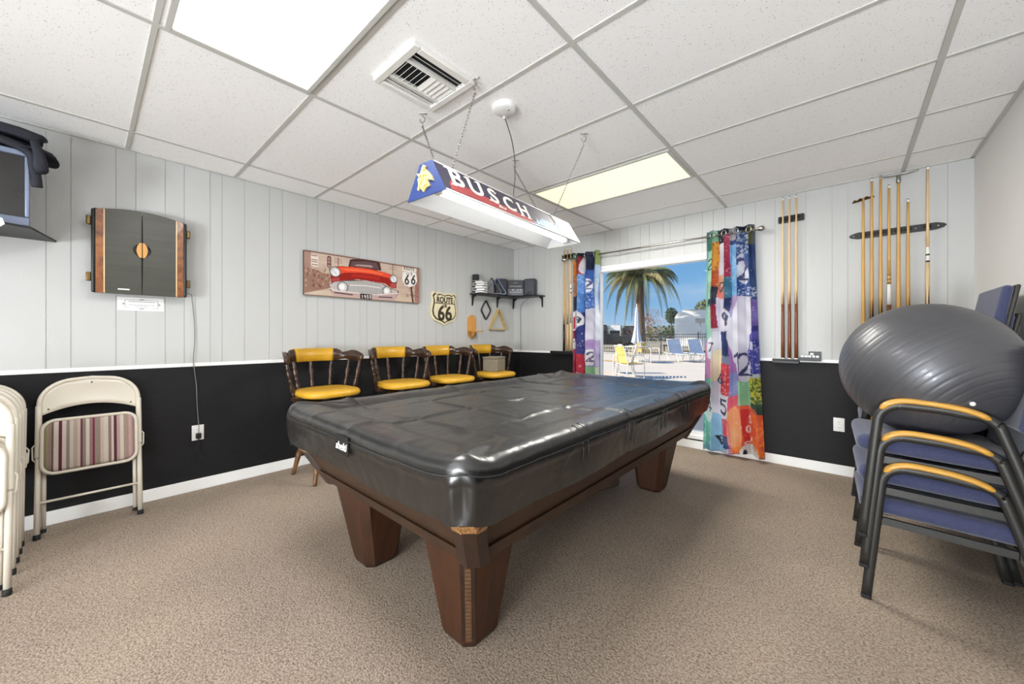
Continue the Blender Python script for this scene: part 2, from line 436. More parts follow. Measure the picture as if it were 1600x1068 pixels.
m_vinyl_panel = M('dark_printed_panel', (72, 68, 86), .6, var=.1)
m_red_ribbon = M('red_ribbon_print', (186, 82, 84), .6, var=.1)
m_white_print = M('white_lettering', (250, 246, 240), .7, var=.01)
m_black_print = M('black_lettering', (44, 38, 32), .5, var=.05)
m_ice = M('blue_mountain_print', (116, 158, 194), .6, var=.25, vs=30)
m_cream = M('cream_panel', (204, 202, 184), .7, var=.05)
m_lamp_in = M('white_lamp_inside', (196, 196, 196), .4, var=.02)
m_smoke = M('smoked_wood_door', (62, 62, 54), .36, var=.14, vs=3, stretch=(1, 1, 14))
m_burl = wood('burl_strip', (92, 48, 20), (160, 98, 48), (8, 8, 5), .3, 2.5, .3)
m_oak = wood('honey_oak', (186, 130, 62), (214, 160, 88), (20, 20, 2.), .4)
m_sign_cream = M('aged_cream_sign', (222, 210, 176), .5, var=.08, vs=14)
m_sign_dark = M('sign_dark_brown', (52, 46, 36), .5, var=.1)
m_rack_wood = wood('pale_rack_wood', (172, 144, 88), (200, 172, 112), (6, 30, 6), .4)
m_bluepl = M('blue_plastic_rack', (40, 66, 116), .35, var=.1)
m_navy_pl = M('dark_navy_plastic', (28, 32, 46), .38, var=.1)
m_silver = M('silver_plastic', (112, 114, 120), .35, .4, var=.1)
m_tv_bezel = M('blue_grey_bezel', (118, 128, 152), .35, .2, var=.05)
m_tv_side = M('warm_grey_casing', (186, 182, 176), .5, var=.03)
m_screen = M('dark_screen', (34, 33, 33), .18, var=.1)
m_cloth = M('black_navy_cloth', (22, 24, 36), .75, var=.25, vs=20, bump=.2, bs=60)
m_paper = M('paper', (234, 234, 232), .8, var=.01)
m_ink = M('faint_grey_ink', (150, 150, 158), .8)
m_wicker = M('grey_tan_wicker', (134, 126, 110), .8, var=.3, vs=120, bump=.4, bs=160)
m_rug = M('rolled_rug_pile', (160, 146, 132), .95, var=.12, vs=50, bump=.4, bs=160)
m_chalk_b = M('chalk_cube_white', (232, 232, 236), .8)
m_cable = M('black_cable', (40, 40, 40), .6)
m_cable_w = M('grey_cable', (120, 120, 118), .6)
m_cable_o = M('brown_grey_cable', (92, 84, 76), .6)
m_curtain = painted('printed_curtain_cloth', .8, .2, .42)
m_canvas = painted('printed_canvas', .7, .2)
m_pane = pane_mat('window_glass')
# ------------------------------------------------------------------ camera, sky, light
RW = 4.363; H = 2.44; YF = -9.6
cam = bpy.data.cameras.new('camera'); camo = bpy.data.objects.new('camera', cam); COL.objects.link(camo)
camo.location = (3.686, -4.2, 1.163); camo.rotation_euler = (PI/2, 0, math.asin(.66328))
cam.sensor_width = 36; cam.lens = 591/1600*36; cam.shift_y = -9/1600; cam.clip_start = .02; cam.clip_end = 500
scene.camera = camo
scene.view_settings.view_transform = 'Standard'; scene.view_settings.look = 'None'; scene.view_settings.exposure = 0.78
scene.cycles.use_denoising = True
scene.cycles.max_bounces = 10; scene.cycles.diffuse_bounces = 6; scene.cycles.transparent_max_bounces = 16
scene.cycles.sample_clamp_indirect = 6

w = bpy.data.worlds.new('sky'); scene.world = w; w.use_nodes = True; nt = w.node_tree
tc = nd(nt, 'ShaderNodeTexCoord'); sp = nd(nt, 'ShaderNodeSeparateXYZ'); nt.links.new(tc.outputs['Generated'], sp.inputs[0])
rp = nd(nt, 'ShaderNodeValToRGB'); e = rp.color_ramp.elements
e[0].position = 0; e[0].color = lin((176, 208, 236))+(1,); e[1].position = .30; e[1].color = lin((92, 158, 222))+(1,)
k = e.new(.10); k.color = lin((128, 184, 232))+(1,); k = e.new(.9); k.color = lin((70, 128, 205))+(1,)
nt.links.new(sp.outputs['Z'], rp.inputs['Fac'])
nz = nd(nt, 'ShaderNodeTexNoise', Scale=3.5, Detail=5); mpp = nd(nt, 'ShaderNodeMapping'); mpp.inputs['Scale'].default_value = (1, 1, 6)
nt.links.new(tc.outputs['Generated'], mpp.inputs[0]); nt.links.new(mpp.outputs[0], nz.inputs['Vector'])
cr = nd(nt, 'ShaderNodeValToRGB'); cr.color_ramp.elements[0].position = .5; cr.color_ramp.elements[1].position = .8
cr.color_ramp.elements[0].color = (0, 0, 0, 1); cr.color_ramp.elements[1].color = (.35, .35, .35, 1)
nt.links.new(nz.outputs['Fac'], cr.inputs['Fac'])
mx = nd(nt, 'ShaderNodeMix'); mx.data_type = 'RGBA'; mx.inputs[7].default_value = (.8, .85, .9, 1)
nt.links.new(cr.outputs[0], mx.inputs[0]); nt.links.new(rp.outputs[0], mx.inputs[6])
bg = nt.nodes['Background']; nt.links.new(mx.outputs[2], bg.inputs['Color']); bg.inputs['Strength'].default_value = .545

def light(name, kind, loc, power, rot=(0, 0, 0), size=None, color=(1, 1, 1), soft=.1):
    l = bpy.data.lights.new(name, kind); o = bpy.data.objects.new(name, l); COL.objects.link(o)
    o.location = loc; o.rotation_euler = rot; l.energy = power; l.color = color
    if kind == 'AREA':
        l.shape = 'RECTANGLE'; l.size, l.size_y = size
    elif kind == 'POINT': l.shadow_soft_size = soft
    return o
sun = light('sun', 'SUN', (0, 0, 20), 4.2, color=(1, .92, .78)); sun.data.angle = .01
sun.rotation_euler = Vector((1, .95, -.9)).to_track_quat('-Z', 'Y').to_euler()
# area lamps of the two ceiling panels, plus added fill lights behind the camera
light('ceiling_area_light', 'AREA', (2.2, -5.5, 2.42), 6, size=(1.15, .55), color=(1, .99, .97))  # added ceiling fill behind the camera, no fitting modelled there
light('ceiling_area_light', 'AREA', (2.2, -3.70, 2.415), 15, size=(1.1, .5), color=(1, .99, .97))
light('ceiling_area_light', 'AREA', (2.18, -1.275, 2.415), 30, size=(1.1, .5), color=(1, .98, .9))
light('rear_fill', 'AREA', (2.5, -9.5, 1.25), 16, rot=(PI/2, 0, 0), size=(3.6, 2.1), color=(.92, .965, 1))  # invented soft fill in front of the solid rear wall
# added fill lights behind the camera, aimed to brighten ceiling and walls
def aimed(name, loc, to, power, size, color=(1, .99, .97)):
    o = light(name, 'AREA', loc, power, size=size, color=color)
    o.rotation_euler = (Vector(to)-Vector(loc)).to_track_quat('-Z', 'Y').to_euler(); return o
aimed('bounce_fill', (4.0, -9.0, .5), (3.4, -5.0, 3.8), 215, (1.2, 1.), (.92, .965, 1))
aimed('bounce_fill', (3.9, -6.3, .3), (3.9, -4.8, 2.44), 40, (.9, .9), (.92, .965, 1))
aimed('bounce_fill', (1.5, -9.2, 1.3), (4.3, -1.0, 2.2), 10, (1.2, 1.2), (.92, .965, 1))
# ------------------------------------------------------------------ room shell
GP = [0, .10, .297, .392, .543, .648, .80, .875, 1.023]
def grooves(a, b, start):
    out = []; k = math.floor((a-start)/1.2)-1
    while start+k*1.2 < b:
        out += [start+k*1.2+g for g in GP]; k += 1
    return [g for g in out if a+.02 < g < b-.02]

def panel_region(mb, axis, u0, u1, z0, z1, start, sgn=1, thick=.02):
    """planks with V gaps; axis 'y' -> wall X=0 facing +X, 'x' -> wall Y=0 facing -Y"""
    cuts = [u0]+grooves(u0, u1, start)+[u1]
    for a, b in zip(cuts[:-1], cuts[1:]):
        mb.mi = 0; ga = .0011 if a != u0 else 0; gb = .0011 if b != u1 else 0
        if axis == 'y': mb.box(-thick, 0, a+ga, b-gb, z0, z1)
        else: mb.box(a+ga, b-gb, 0, thick, z0, z1)
    mb.mi = 1
    if axis == 'y': mb.box(-thick-.01, -.005, u0, u1, z0, z1)
    else: mb.box(u0, u1, .005, thick+.01, z0, z1)

mb = MB(); panel_region(mb, 'y', YF, 0, .94, H, -4.36)
mb.mi = 2; mb.box(-.03, 0, YF, 0, -.02, .94)
mb.mi = 0; mb.box(-.2, -.031, YF-.2, .15, -.02, H)
struct(mb.build('wall_left', [m_wall, m_groove_back, m_black_wall]))
WX0, WX1, WZ0, WZ1 = 1.37, 2.76, .13, 1.985
mb = MB()
panel_region(mb, 'x', 0, WX0, .94, H, .27); panel_region(mb, 'x', WX1, RW, .94, H, 2.99-.6); panel_region(mb, 'x', WX0, WX1, WZ1, H, 1.916-.54)
mb.mi = 2; mb.box(0, WX0, 0, .03, -.02, .94); mb.box(WX1, RW, 0, .03, -.02, .94); mb.box(WX0, WX1, 0, .03, -.02, WZ0)
mb.mi = 0; mb.box(0, WX0, .031, .16, -.02, H); mb.box(WX1, RW, .031, .16, -.02, H); mb.box(WX0, WX1, .031, .16, WZ1, H); mb.box(WX0, WX1, .031, .16, -.02, WZ0)
struct(mb.build('wall_back', [m_wall, m_groove_back, m_black_wall]))
mb = MB(); mb.box(RW, RW+.15, YF-.2, .16, .94, H); mb.mi = 1; mb.box(RW, RW+.15, YF-.2, .16, -.02, .94)
struct(mb.build('wall_right', [m_wallplain, m_black_wall]))
mb = MB(); mb.box(0, RW, YF-.2, YF, .94, H); mb.mi = 1; mb.box(0, RW, YF-.2, YF, -.02, .94)
struct(mb.build('wall_front', [m_wallplain, m_black_wall]))
mb = MB(); mb.box(-.2, RW+.15, YF-.2, .16, -.12, 0); struct(mb.build('floor', m_carpet))
mb = MB(); mb.box(-.2, RW+.15, YF-.2, .16, H, H+.1); struct(mb.build('ceiling', m_tile))
mb = MB(); mb.box(-.8, RW+.8, YF-.8, .95, H+.1, H+.25); struct(mb.build('roof', m_white))
# suspended grid
XR = [.35, 1.57, 2.79, 4.01]; YR = [-.38-.605*i for i in range(15)]
mb = MB()
for x in XR: mb.box(x-.013, x+.013, YF, 0, H-.006, H+.002, bev=.0015, seg=1)
for y in YR: mb.box(0, RW, y-.011, y+.011, H-.005, H+.001, bev=.0015, seg=1)
for a in ((0, .018, YF, 0), (RW-.018, RW, YF, 0), (0, RW, -.018, 0)): mb.box(a[0], a[1], a[2], a[3], H-.006, H+.001)
struct(mb.build('trim_1', m_tbar))
# chair rail and skirting
mb = MB(); mb.box(0, .009, YF, 0, .935, .962, bev=.003); struct(mb.build('trim_2', m_trim))
mb = MB(); mb.box(0, WX0-.04, -.009, 0, .935, .962, bev=.003); mb.box(WX1+.04, RW, -.009, 0, .935, .962, bev=.003); struct(mb.build('trim_3', m_trim))
mb = MB(); mb.box(0, .014, YF, 0, 0, .085, bev=.004); struct(mb.build('baseboard_left', m_trim))
mb = MB(); mb.box(.014, RW-.014, -.014, 0, 0, .085, bev=.004); struct(mb.build('baseboard_back', m_trim))
mb = MB(); mb.box(RW-.014, RW, YF, 0, 0, .085, bev=.004); struct(mb.build('baseboard_right', m_trim))
# window
win = thing('window_1', None, None, ((WX0+WX1)/2, .05, WZ0)); win['kind'] = 'structure'
hw = (WX1-WX0)/2; hh = WZ1-WZ0
mb = MB()
for b in ((-hw, -hw+.035, 0, hh), (hw-.035, hw, 0, hh), (-hw+.035, hw-.035, hh-.035, hh), (-hw+.035, hw-.035, 0, .045)): mb.box(b[0], b[1], -.055, .05, b[2], b[3], bev=.004)
mb.build('window_frame', m_trim, win)['kind'] = 'structure'
mb = MB(); mb.box(-hw+.034, hw-.034, .018, .022, .044, hh-.034); mb.build('pane', m_pane, win)['kind'] = 'structure'
mb = MB(); mb.box(-hw-.03, hw+.03, -.075, -.05, -.03, .012, bev=.005); mb.box(-hw-.03, hw+.03, -.062, -.05, hh, hh+.03, bev=.004)
for x in (-hw-.03, hw): mb.box(x, x+.03, -.062, -.05, .012, hh, bev=.004)
mb.build('window_casing', m_trim, win)['kind'] = 'structure'

# ------------------------------------------------------------------ ceiling fittings
def troffer(name, label, x0, x1, y0, y1, dm):
    t = thing(name, label, 'ceiling light', ((x0+x1)/2, (y0+y1)/2, H-.012)); a = (x1-x0)/2; b = (y1-y0)/2
    mb = MB()
    for q in ((-a, a, -b, -b+.022), (-a, a, b-.022, b), (-a, -a+.022, -b+.022, b-.022), (a-.022, a, -b+.022, b-.022)): mb.box(*q, -.001, .011, bev=.002)
    mb.build('frame', m_tbar, t)
    mb = MB(); mb.box(-a+.022, a-.022, -b+.022, b-.022, .004, .010); mb.build('diffuser', dm, t)
    return t
troffer('ceiling_light', 'lit white rectangular ceiling light panel beside the air vent', 1.583, 2.777, -3.985, -3.42, m_diff_w)
troffer('ceiling_light', 'cream-tinted rectangular ceiling light panel above the window end of the table', 1.583, 2.777, -1.565, -.985, m_diff_c)

v = thing('ceiling_vent', 'square white louvred air vent in the ceiling', 'vent', (2.117, -3.085, H-.02))
a = .177
mb = MB()
for q in ((-a, a, -a, -a+.035), (-a, a, a-.035, a), (-a, -a+.035, -a+.035, a-.035), (a-.035, a, -a+.035, a-.035)): mb.box(*q, -.004, .019, bev=.004)
mb.box(.06, .075, -a+.035, a-.035, -.002, .015); mb.box(-.085, -.07, -a+.035, a-.035, -.002, .015)
mb.build('frame', m_white_metal, v)
mb = MB(); mb.box(-a+.034, a-.034, -a+.034, a-.034, .017, .0195); mb.build('backing', m_dark, v)
def slat(name, cx, cy, lx, ly, tilt, ax):
    mb = MB(); R = Matrix.Translation((cx, cy, .006)) @ Matrix.Rotation(tilt, 4, ax)
    mb.box(-lx/2, lx/2, -ly/2, ly/2, -.0008, .0008, mat=R); return mb.build(name, m_white_metal, v)
for x in (.088, .112, .134): slat('slat', x, 0, .013, .284, .9, 'Y')
for i in range(5): slat('slat', -.005, -.128+i*.027, .128, .016, .85, 'X')
for i in range(5): slat('slat', -.005, .018+i*.027, .128, .026, -.35, 'X')
for x in (-.125, -.105): slat('slat', x, 0, .026, .284, .35, 'Y')

# ------------------------------------------------------------------ pool table
TC = (2.19, -2.24)
pt = thing('pool_table', 'dark brown wooden pool table with tapered legs under a black cover', 'pool table', (TC[0], TC[1], 0))
def chamf(hx, hy, c): return [(-hx+c, -hy), (hx-c, -hy), (hx, -hy+c), (hx, hy-c), (hx-c, hy), (-hx+c, hy), (-hx, hy-c), (-hx, -hy+c)]
mb = MB()   # slate bed and rails, hidden by the cover
mb.frustum(chamf(.66, 1.21, .05), chamf(.68, 1.235, .05), .60, .72); mb.frustum(chamf(.67, 1.225, .05), chamf(.665, 1.22, .06), .72, .772)
mb.build('rail_frame', m_table_wood, pt)
LO = (.582, 1.118); HI = (.672, 1.225)
def slant(z): t = (z-.41)/.21; return LO[0]+(HI[0]-LO[0])*t, LO[1]+(HI[1]-LO[1])*t
for nm, ax, s in (('side_apron', 'x', 1), ('side_apron', 'x', -1), ('end_apron', 'y', 1), ('end_apron', 'y', -1)):
    mb = MB()
    def sl(z0, z1, out, inn):
        # one slanted board between two heights
        a = slant(z0); b = slant(z1)
        for zz in (0,):
            if ax == 'x':
                P = [(s*(a[0]-inn), z0), (s*(a[0]+out), z0), (s*(b[0]+out), z1), (s*(b[0]-inn), z1)]
                L0 = a[1]-.03; L1 = b[1]-.03
                V = [(P[0][0], -L0, z0), (P[1][0], -L0, z0), (P[2][0], -L1, z1), (P[3][0], -L1, z1)]
                W = [(x, -y, z) for x, y, z in V]
            else:
                L0 = a[0]-.03; L1 = b[0]-.03
                V = [(-L0, s*(a[1]-inn), z0), (-L0, s*(a[1]+out), z0), (-L1, s*(b[1]+out), z1), (-L1, s*(b[1]-inn), z1)]
                W = [(-x, y, z) for x, y, z in V]
            A = [mb.v(p) for p in V]; B = [mb.v(p) for p in W]
            mb.f(A[::-1]); mb.f(B)
            for i in range(4): mb.f([A[i], A[(i+1) % 4], B[(i+1) % 4], B[i]])
    sl(.41, .47, .006, .03); sl(.468, .62, 0, .03); sl(.463, .474, .010, .01)
    mb.build(nm, m_table_wood, pt)
for sx in (-1, 1):
    for sy in (-1, 1):
        mb = MB(); a = slant(.395); b = slant(.60)
        def oct_(c, r): return [(c[0]+r*math.cos(PI/8+k*PI/4), c[1]+r*math.sin(PI/8+k*PI/4)) for k in range(8)]
        mb.frustum(oct_((sx*(a[0]-.04), sy*(a[1]-.04)), .055), oct_((sx*(b[0]-.035), sy*(b[1]-.035)), .058), .395, .60)
        post = mb.build('corner_post', m_table_dark, pt)
        mb = MB(); b2 = slant(.565); c2 = slant(.612)
        mb.frustum(oct_((sx*(b2[0]-.036), sy*(b2[1]-.036)), .059), oct_((sx*(c2[0]-.034), sy*(c2[1]-.034)), .061), .568, .612)
        mb.build('corner_cap', m_worn, post)
        # leg: chamfered, narrowing downwards
        cx, cy = sx*.367, sy*.938
        mb = MB(); mb.frustum([(cx+x, cy+y) for x, y in chamf(.092, .092, .034)], [(cx+sx*.012+x, cy+sy*.012+y) for x, y in chamf(.148, .148, .042)], .018, .42)
        leg = mb.build('leg', m_table_leg, pt)
        mb = MB(); mb.frustum([(cx+x, cy+y) for x, y in chamf(.084, .084, .03)], [(cx+x, cy+y) for x, y in chamf(.093, .093, .034)], 0, .022); mb.build('leg_foot', m_table_dark, leg)
        # inlay on the outer chamfer
        o0 = Vector((cx+sx*(.092-.017), cy+sy*(.092-.017), .03)); o1 = Vector((cx+sx*(.012+.148-.021), cy+sy*(.012+.148-.021), .40))
        u = Vector((-sy*1., sx*1., 0)).normalized(); nn = Vector((sx, sy, 0)).normalized(); nn = (nn-(o1-o0).normalized()*nn.dot((o1-o0).normalized())).normalized()
        mb = MB(); mb2 = MB(); d = (o1-o0); L = d.length; dh = d/L
        T = Matrix((( *[u[i] for i in (0,)], nn[0], dh[0], o0[0]), (u[1], nn[1], dh[1], o0[1]), (u[2], nn[2], dh[2], o0[2]), (0, 0, 0, 1)))
        mb.box(-.026, .026, -.004, .0025, 0, L, mat=T); mb.build('inlay_border', m_table_dark, leg)
        for i in range(22): mb2.box(-.011, .011, 0, .0045, i*L/22+.0015, (i+1)*L/22-.0015, mat=T)
        mb2.build('inlay_blocks', m_table_inlay, leg)

# ------------------------------------------------------------------ vinyl cover lying over the table
m, ntv, p = new_mat('black_vinyl_cover')
tcv = nd(ntv, 'ShaderNodeTexCoord')
nv = nd(ntv, 'ShaderNodeTexNoise', Scale=5., Detail=3); ntv.links.new(tcv.outputs['Object'], nv.inputs['Vector'])
rv = nd(ntv, 'ShaderNodeValToRGB'); rv.color_ramp.elements[0].color = lin((9, 9, 10))+(1,); rv.color_ramp.elements[1].color = lin((15, 15, 16))+(1,)
ntv.links.new(nv.outputs['Fac'], rv.inputs['Fac']); ntv.links.new(rv.outputs[0], p.inputs['Base Color'])
n2 = nd(ntv, 'ShaderNodeTexNoise', Scale=9., Detail=2, Distortion=.8); ntv.links.new(tcv.outputs['Object'], n2.inputs['Vector'])
bv = nd(ntv, 'ShaderNodeBump', Strength=.34, Distance=.02); ntv.links.new(n2.outputs['Fac'], bv.inputs['Height']); ntv.links.new(bv.outputs[0], p.inputs['Normal'])
p.inputs['Roughness'].default_value = .29; p.inputs['Specular IOR Level'].default_value = .85; p.inputs['IOR'].default_value = 1.5
p.inputs['Coat Weight'].default_value = .35; p.inputs['Coat Roughness'].default_value = .36
m_vinyl = m
m_seam = M('vinyl_seam', (44, 44, 46), .5, var=.1)
HX, HY, RC = .715, 1.275, .10
rs = np.random.RandomState(3)
def bumpn(x, y, seed):
    r = np.random.RandomState(seed); s = 0
    for _ in range(7):
        kx, ky = r.uniform(-7, 7, 2); s += math.sin(kx*x+ky*y+r.uniform(0, 6))
    return s/7
KX = [-.36, 0., .36]; KY = [-.95, -.60, -.22, .16, .52, .88]
def top_z(x, y):
    ex = HX-abs(x); ey = HY-abs(y); e = min(ex, ey)
    z = .802
    z -= .022*max(0, min(1, (e-.10)/.10))**1.5                     # sags on to the bed inside the rails
    z += .006*bumpn(x, y, 5)+.004*bumpn(2.2*x, 2.2*y, 9)
    for k in KX: z += .010*math.exp(-((x-k-.012*math.sin(4*y))/.016)**2)*(.55+.45*math.sin(5*y+k*9))
    for k in KY: z += .010*math.exp(-((y-k-.012*math.sin(5*x))/.016)**2)*(.55+.45*math.sin(6*x+k*7))
    for k in KX:
        for q in KY: z -= .009*math.exp(-((x-k)**2+(y-q)**2)/.0022)
    # pinched folds near the corners
    for sx in (-1, 1):
        for sy in (-1, 1):
            dx = x-sx*(HX-.07); dy = y-sy*(HY-.07); q = (dx*sx*-.5+dy*sy*-.86)
            z += .012*math.exp(-(dx*dx+dy*dy)/.006)+.008*math.exp(-((dx*sx*.86-dy*sy*.5)/.02)**2)*math.exp(-(q/.16)**2)
            z -= .010*math.exp(-((dx*sx*.86-dy*sy*.5-.045)/.022)**2)*math.exp(-((q-.1)/.13)**2)
    return z
def perim(s):
    """rounded rectangle walked from s=0..1 -> point, outward normal"""
    a, b, r = HX-RC, HY-RC, RC
    segs = [(2*b, 'r'), (PI/2*r, 'tr'), (2*a, 't'), (PI/2*r, 'tl'), (2*b, 'l'), (PI/2*r, 'bl'), (2*a, 'b'), (PI/2*r, 'br')]
    L = sum(q for q, _ in segs); d = (s % 1)*L
    for q, k in segs:
        if d <= q+1e-9: break
        d -= q
    t = d/q
    if k == 'r': return (a+r, -b+2*b*t), (1, 0)
    if k == 't': return (a-2*a*t, b+r), (0, 1)
    if k == 'l': return (-a-r, b-2*b*t), (-1, 0)
    if k == 'b': return (-a+2*a*t, -b-r), (0, -1)
    c, a0 = {'tr': ((a, b), 0), 'tl': ((-a, b), 90), 'bl': ((-a, -b), 180), 'br': ((a, -b), 270)}[k]
    th = math.radians(a0+90*t); n = (math.cos(th), math.sin(th))
    return (c[0]+r*n[0], c[1]+r*n[1]), n
NS = 420; NT = 76; NK = 22
mb = MB(); rings = []
for i in range(NS):
    s = i/NS; (px, py), (nx, ny) = perim(s); col = []
    for j in range(NT):
        t = (j+.6)/NT
        # lines run from the long axis of the table out to the edge, so the fans stay even
        cx = 0.; cy = max(-(HY-HX), min(HY-HX, py))
        if abs(ny) > .9 and abs(nx) < .5: cx = 0.
        x = cx+(px-nx*.045-cx)*t; y = cy+(py-ny*.045-cy)*t
        col.append(mb.v((x, y, top_z(x, y))))
    corner = abs(nx*ny)*2
    zt = top_z(px-nx*.045, py-ny*.045)
    wav = math.sin(px*7+py*5)*.5+math.sin(px*3.1-py*9.3)*.5
    for j in range(1, NK+1):
        t = j/NK
        if t <= .35:
            a = t/.35*PI/2; o = -.045+.045*math.sin(a)+.004*math.sin(a); z = zt-.045*(1-math.cos(a))
        else:
            q = (t-.35)/.65; dep = .150+.004*wav-.004
            if abs(nx) > .9 or corner > .05: dep += .012
            z = zt-.045-dep*q; o = .004-.014*q+.006*wav*q+.016*corner*math.sin(q*PI)*math.sin(math.atan2(ny, nx)*9)
            if abs(q-.18) < .04: o += .004
        col.append(mb.v((px+nx*o, py+ny*o, z)))
    rings.append(col)
mb.sm = True
for i in range(NS):
    A = rings[i]; B = rings[(i+1) % NS]
    for j in range(NT+NK-1): mb.f([A[j], B[j], B[j+1], A[j+1]])
bmesh.ops.remove_doubles(mb.bm, verts=mb.bm.verts[:], dist=.0006)
# close the ridge line along the middle
bmesh.ops.holes_fill(mb.bm, edges=[e for e in mb.bm.edges if e.is_boundary and all(v.co.z > .7 for v in e.verts)], sides=0)
cover = thing('table_cover', 'black vinyl cover draped over the pool table', 'table cover', (TC[0], TC[1], 0))
mb.build('cover_sheet', m_vinyl, cover)
mb = MB()    # stitched seam running round the skirt
pts = []
for i in range(200):
    (px, py), (nx, ny) = perim(i/200); pts.append((px+nx*.006, py+ny*.006, top_z(px-nx*.045, py-ny*.045)-.052))
mb.tube(pts, .0022, 5, closed=True); mb.build('seam', m_seam, cover)
for y in (-.66, -.62, -.24, -.18, .2, .26, .6, .66):
    mb = MB(); zt = top_z(HX-.045, y)
    mb.tube([(HX-.05+.052*math.sin(a), y, zt-.045*(1-math.cos(a))+.0015) for a in np.linspace(0, PI/2, 7)]+[(HX+.006, y, zt-.09), (HX-.004, y, zt-.16)], .0024, 5)
    mb.build('seam', m_seam, cover)
lab = MB(); lab.box(-.055, .055, -.0015, .0015, -.035, .04); lab.xf(Matrix.Translation((-.008, -HY-.008, .728)))
lp = lab.build('maker_patch', m_black, cover)
mb = MB(); me = text_me('shelti', .044, .0008, .25, .0003)
mb.mesh(me, Matrix.Translation((-.012, -HY-.0105, .725)) @ Matrix.Rotation(PI/2, 4, 'X')); mb.build('script_lettering', m_white_print, lp)

# rolled rug under the table
mb = MB(); a = Vector((1.87, -2.70, .062)); b = Vector((2.345, -1.49, .062)); d = (b-a).normalized(); x, y, _ = frame_of(d)
prof = []
for k in range(0, 131):
    th = k/130*2*PI*3.1; r = .014+.046*k/130; prof.append((th, r))
A = [mb.v(a+x*math.cos(t)*r+y*math.sin(t)*r) for t, r in prof]; B = [mb.v(b+x*math.cos(t)*r+y*math.sin(t)*r) for t, r in prof]
for i in range(130): mb.f([A[i], A[i+1], B[i+1], B[i]], True)
o = mb.build('rolled_rug', m_rug, None, fix=False); sd = o.modifiers.new('thickness', 'SOLIDIFY'); sd.thickness = .011
tag(o, 'rolled-up beige rug lying on the carpet under the pool table', 'rug')
# ------------------------------------------------------------------ hanging table lamp
LZ = 1.828
lamp = thing('pool_table_lamp', 'long trapezoid hanging lamp with blue end panel and lettered side above the table', 'lamp', (2.158, -2.5, LZ), math.radians(3.4))
LH, BW, TW, HT = .63, .140, .046, .155
def fp(side, y, t, off=0.):
    """point on the sloping face: side +1/-1, along y, t 0 bottom..1 top"""
    x = BW+(TW-BW)*t; n = Vector((HT, 0, BW-TW)).normalized()
    return Vector((side*(x+n.x*off), y, HT*t+n.z*off))
def facepoly(mb, side, pts, off, th=.0012):
    A = [mb.v(fp(side, y, t, off)) for y, t in pts]; B = [mb.v(fp(side, y, t, off+th)) for y, t in pts]; n = len(pts)
    mb.f(A[::-1]); mb.f(B)
    for i in range(n): mb.f([A[i], A[(i+1) % n], B[(i+1) % n], B[i]])
for side in (1, -1):
    mb = MB(); facepoly(mb, side, [(-LH, 0), (LH, 0), (LH, 1), (-LH, 1)], -.004, .004); mb.mi = 1
    facepoly(mb, side, [(-LH, 0), (LH, 0), (LH, .985), (-LH, .985)], -.008, .003)
    sp_ = mb.build('side_panel', [m_vinyl_panel, m_lamp_in], lamp)
    S = side
    yy = (lambda u: -LH+2*LH*u) if side > 0 else (lambda u: LH-2*LH*u)
    mb = MB(); facepoly(mb, side, [(yy(.03), .06), (yy(.55), .02), (yy(.575), .10), (yy(.50), .24), (yy(.05), .44), (yy(.035), .30)], .0005); mb.build('ribbon_print', m_red_ribbon, sp_)
    mb = MB(); r_ = random.Random(4)
    prof = [(yy(.56), 0.0)]+[(yy(.56+.26*i/14), .16+.30*min(1, i/5)+r_.uniform(-.07, .07)+(.22 if i > 12 else 0)) for i in range(15)]+[(yy(.82), 0.)]
    facepoly(mb, side, prof, .0006); mb.build('mountain_print', m_ice, sp_)
    mb = MB(); r_ = random.Random(5)
    for i in range(7):
        u0 = .59+i*.031; facepoly(mb, side, [(yy(u0), .10), (yy(u0+.014), .30+r_.uniform(0, .12)), (yy(u0+.026), .12)], .0022, .0006)
    mb.build('snow_print', m_white_print, sp_)
    mb = MB(); facepoly(mb, side, [(yy(.80), 0), (yy(1), 0), (yy(1), 1), (yy(.80), 1), (yy(.815), .5)], .0024); mb.build('cream_print', m_cream, sp_)
    # five serif letters
    mb = MB()
    n = Vector((side*HT, 0, BW-TW)).normalized(); up = Vector((side*(TW-BW), 0, HT)).normalized(); rt = up.cross(n)
    slope = math.hypot(HT, BW-TW)
    T0 = Matrix(((rt.x, up.x, n.x, 0), (rt.y, up.y, n.y, 0), (rt.z, up.z, n.z, 0), (0, 0, 0, 1)))
    for k, ch in enumerate('BUSCH'):
        me = text_me(ch, .165-.006*k, .0014, .1, .0028); u = .085+k*.106
        c = fp(side, yy(u), .60-.035*k, .0028); T = Matrix.Translation(c) @ T0
        mb.mesh(me, T)
        hh_ = .0565-.0021*k; ww = .046
        for ax_, ay_ in {'B': ((-.034, -1), (-.034, 1)), 'U': ((-.036, 1), (.040, 1)), 'H': ((-.04, -1), (-.03, 1), (.03, -1), (.042, 1)), 'S': ((.03, .8), (-.03, -.8)), 'C': ((.034, .8),)}[ch]:
            mb.box(ax_-.017, ax_+.017, ay_*hh_-.0035, ay_*hh_+.0035, -.0012, .0014, mat=T)
    mb.build('lettering', m_white_print, sp_)
    me = text_me('Beer', .030, .0008, .2, .001); mb = MB(); mb.mesh(me, Matrix.Translation(fp(side, yy(.33), .17, .003)) @ T0); mb.build('small_lettering', m_white_print, sp_)
mb = MB(); mb.prism([(-TW, -LH), (TW, -LH), (TW, LH), (-TW, LH)], 'xy', HT-.004, HT+.001); mb.mi = 1; mb.prism([(-TW+.003, -LH), (TW-.003, -LH), (TW-.003, LH), (-TW+.003, LH)], 'xy', HT-.008, HT-.004)
mb.build('top_panel', [m_vinyl_panel, m_lamp_in], lamp)
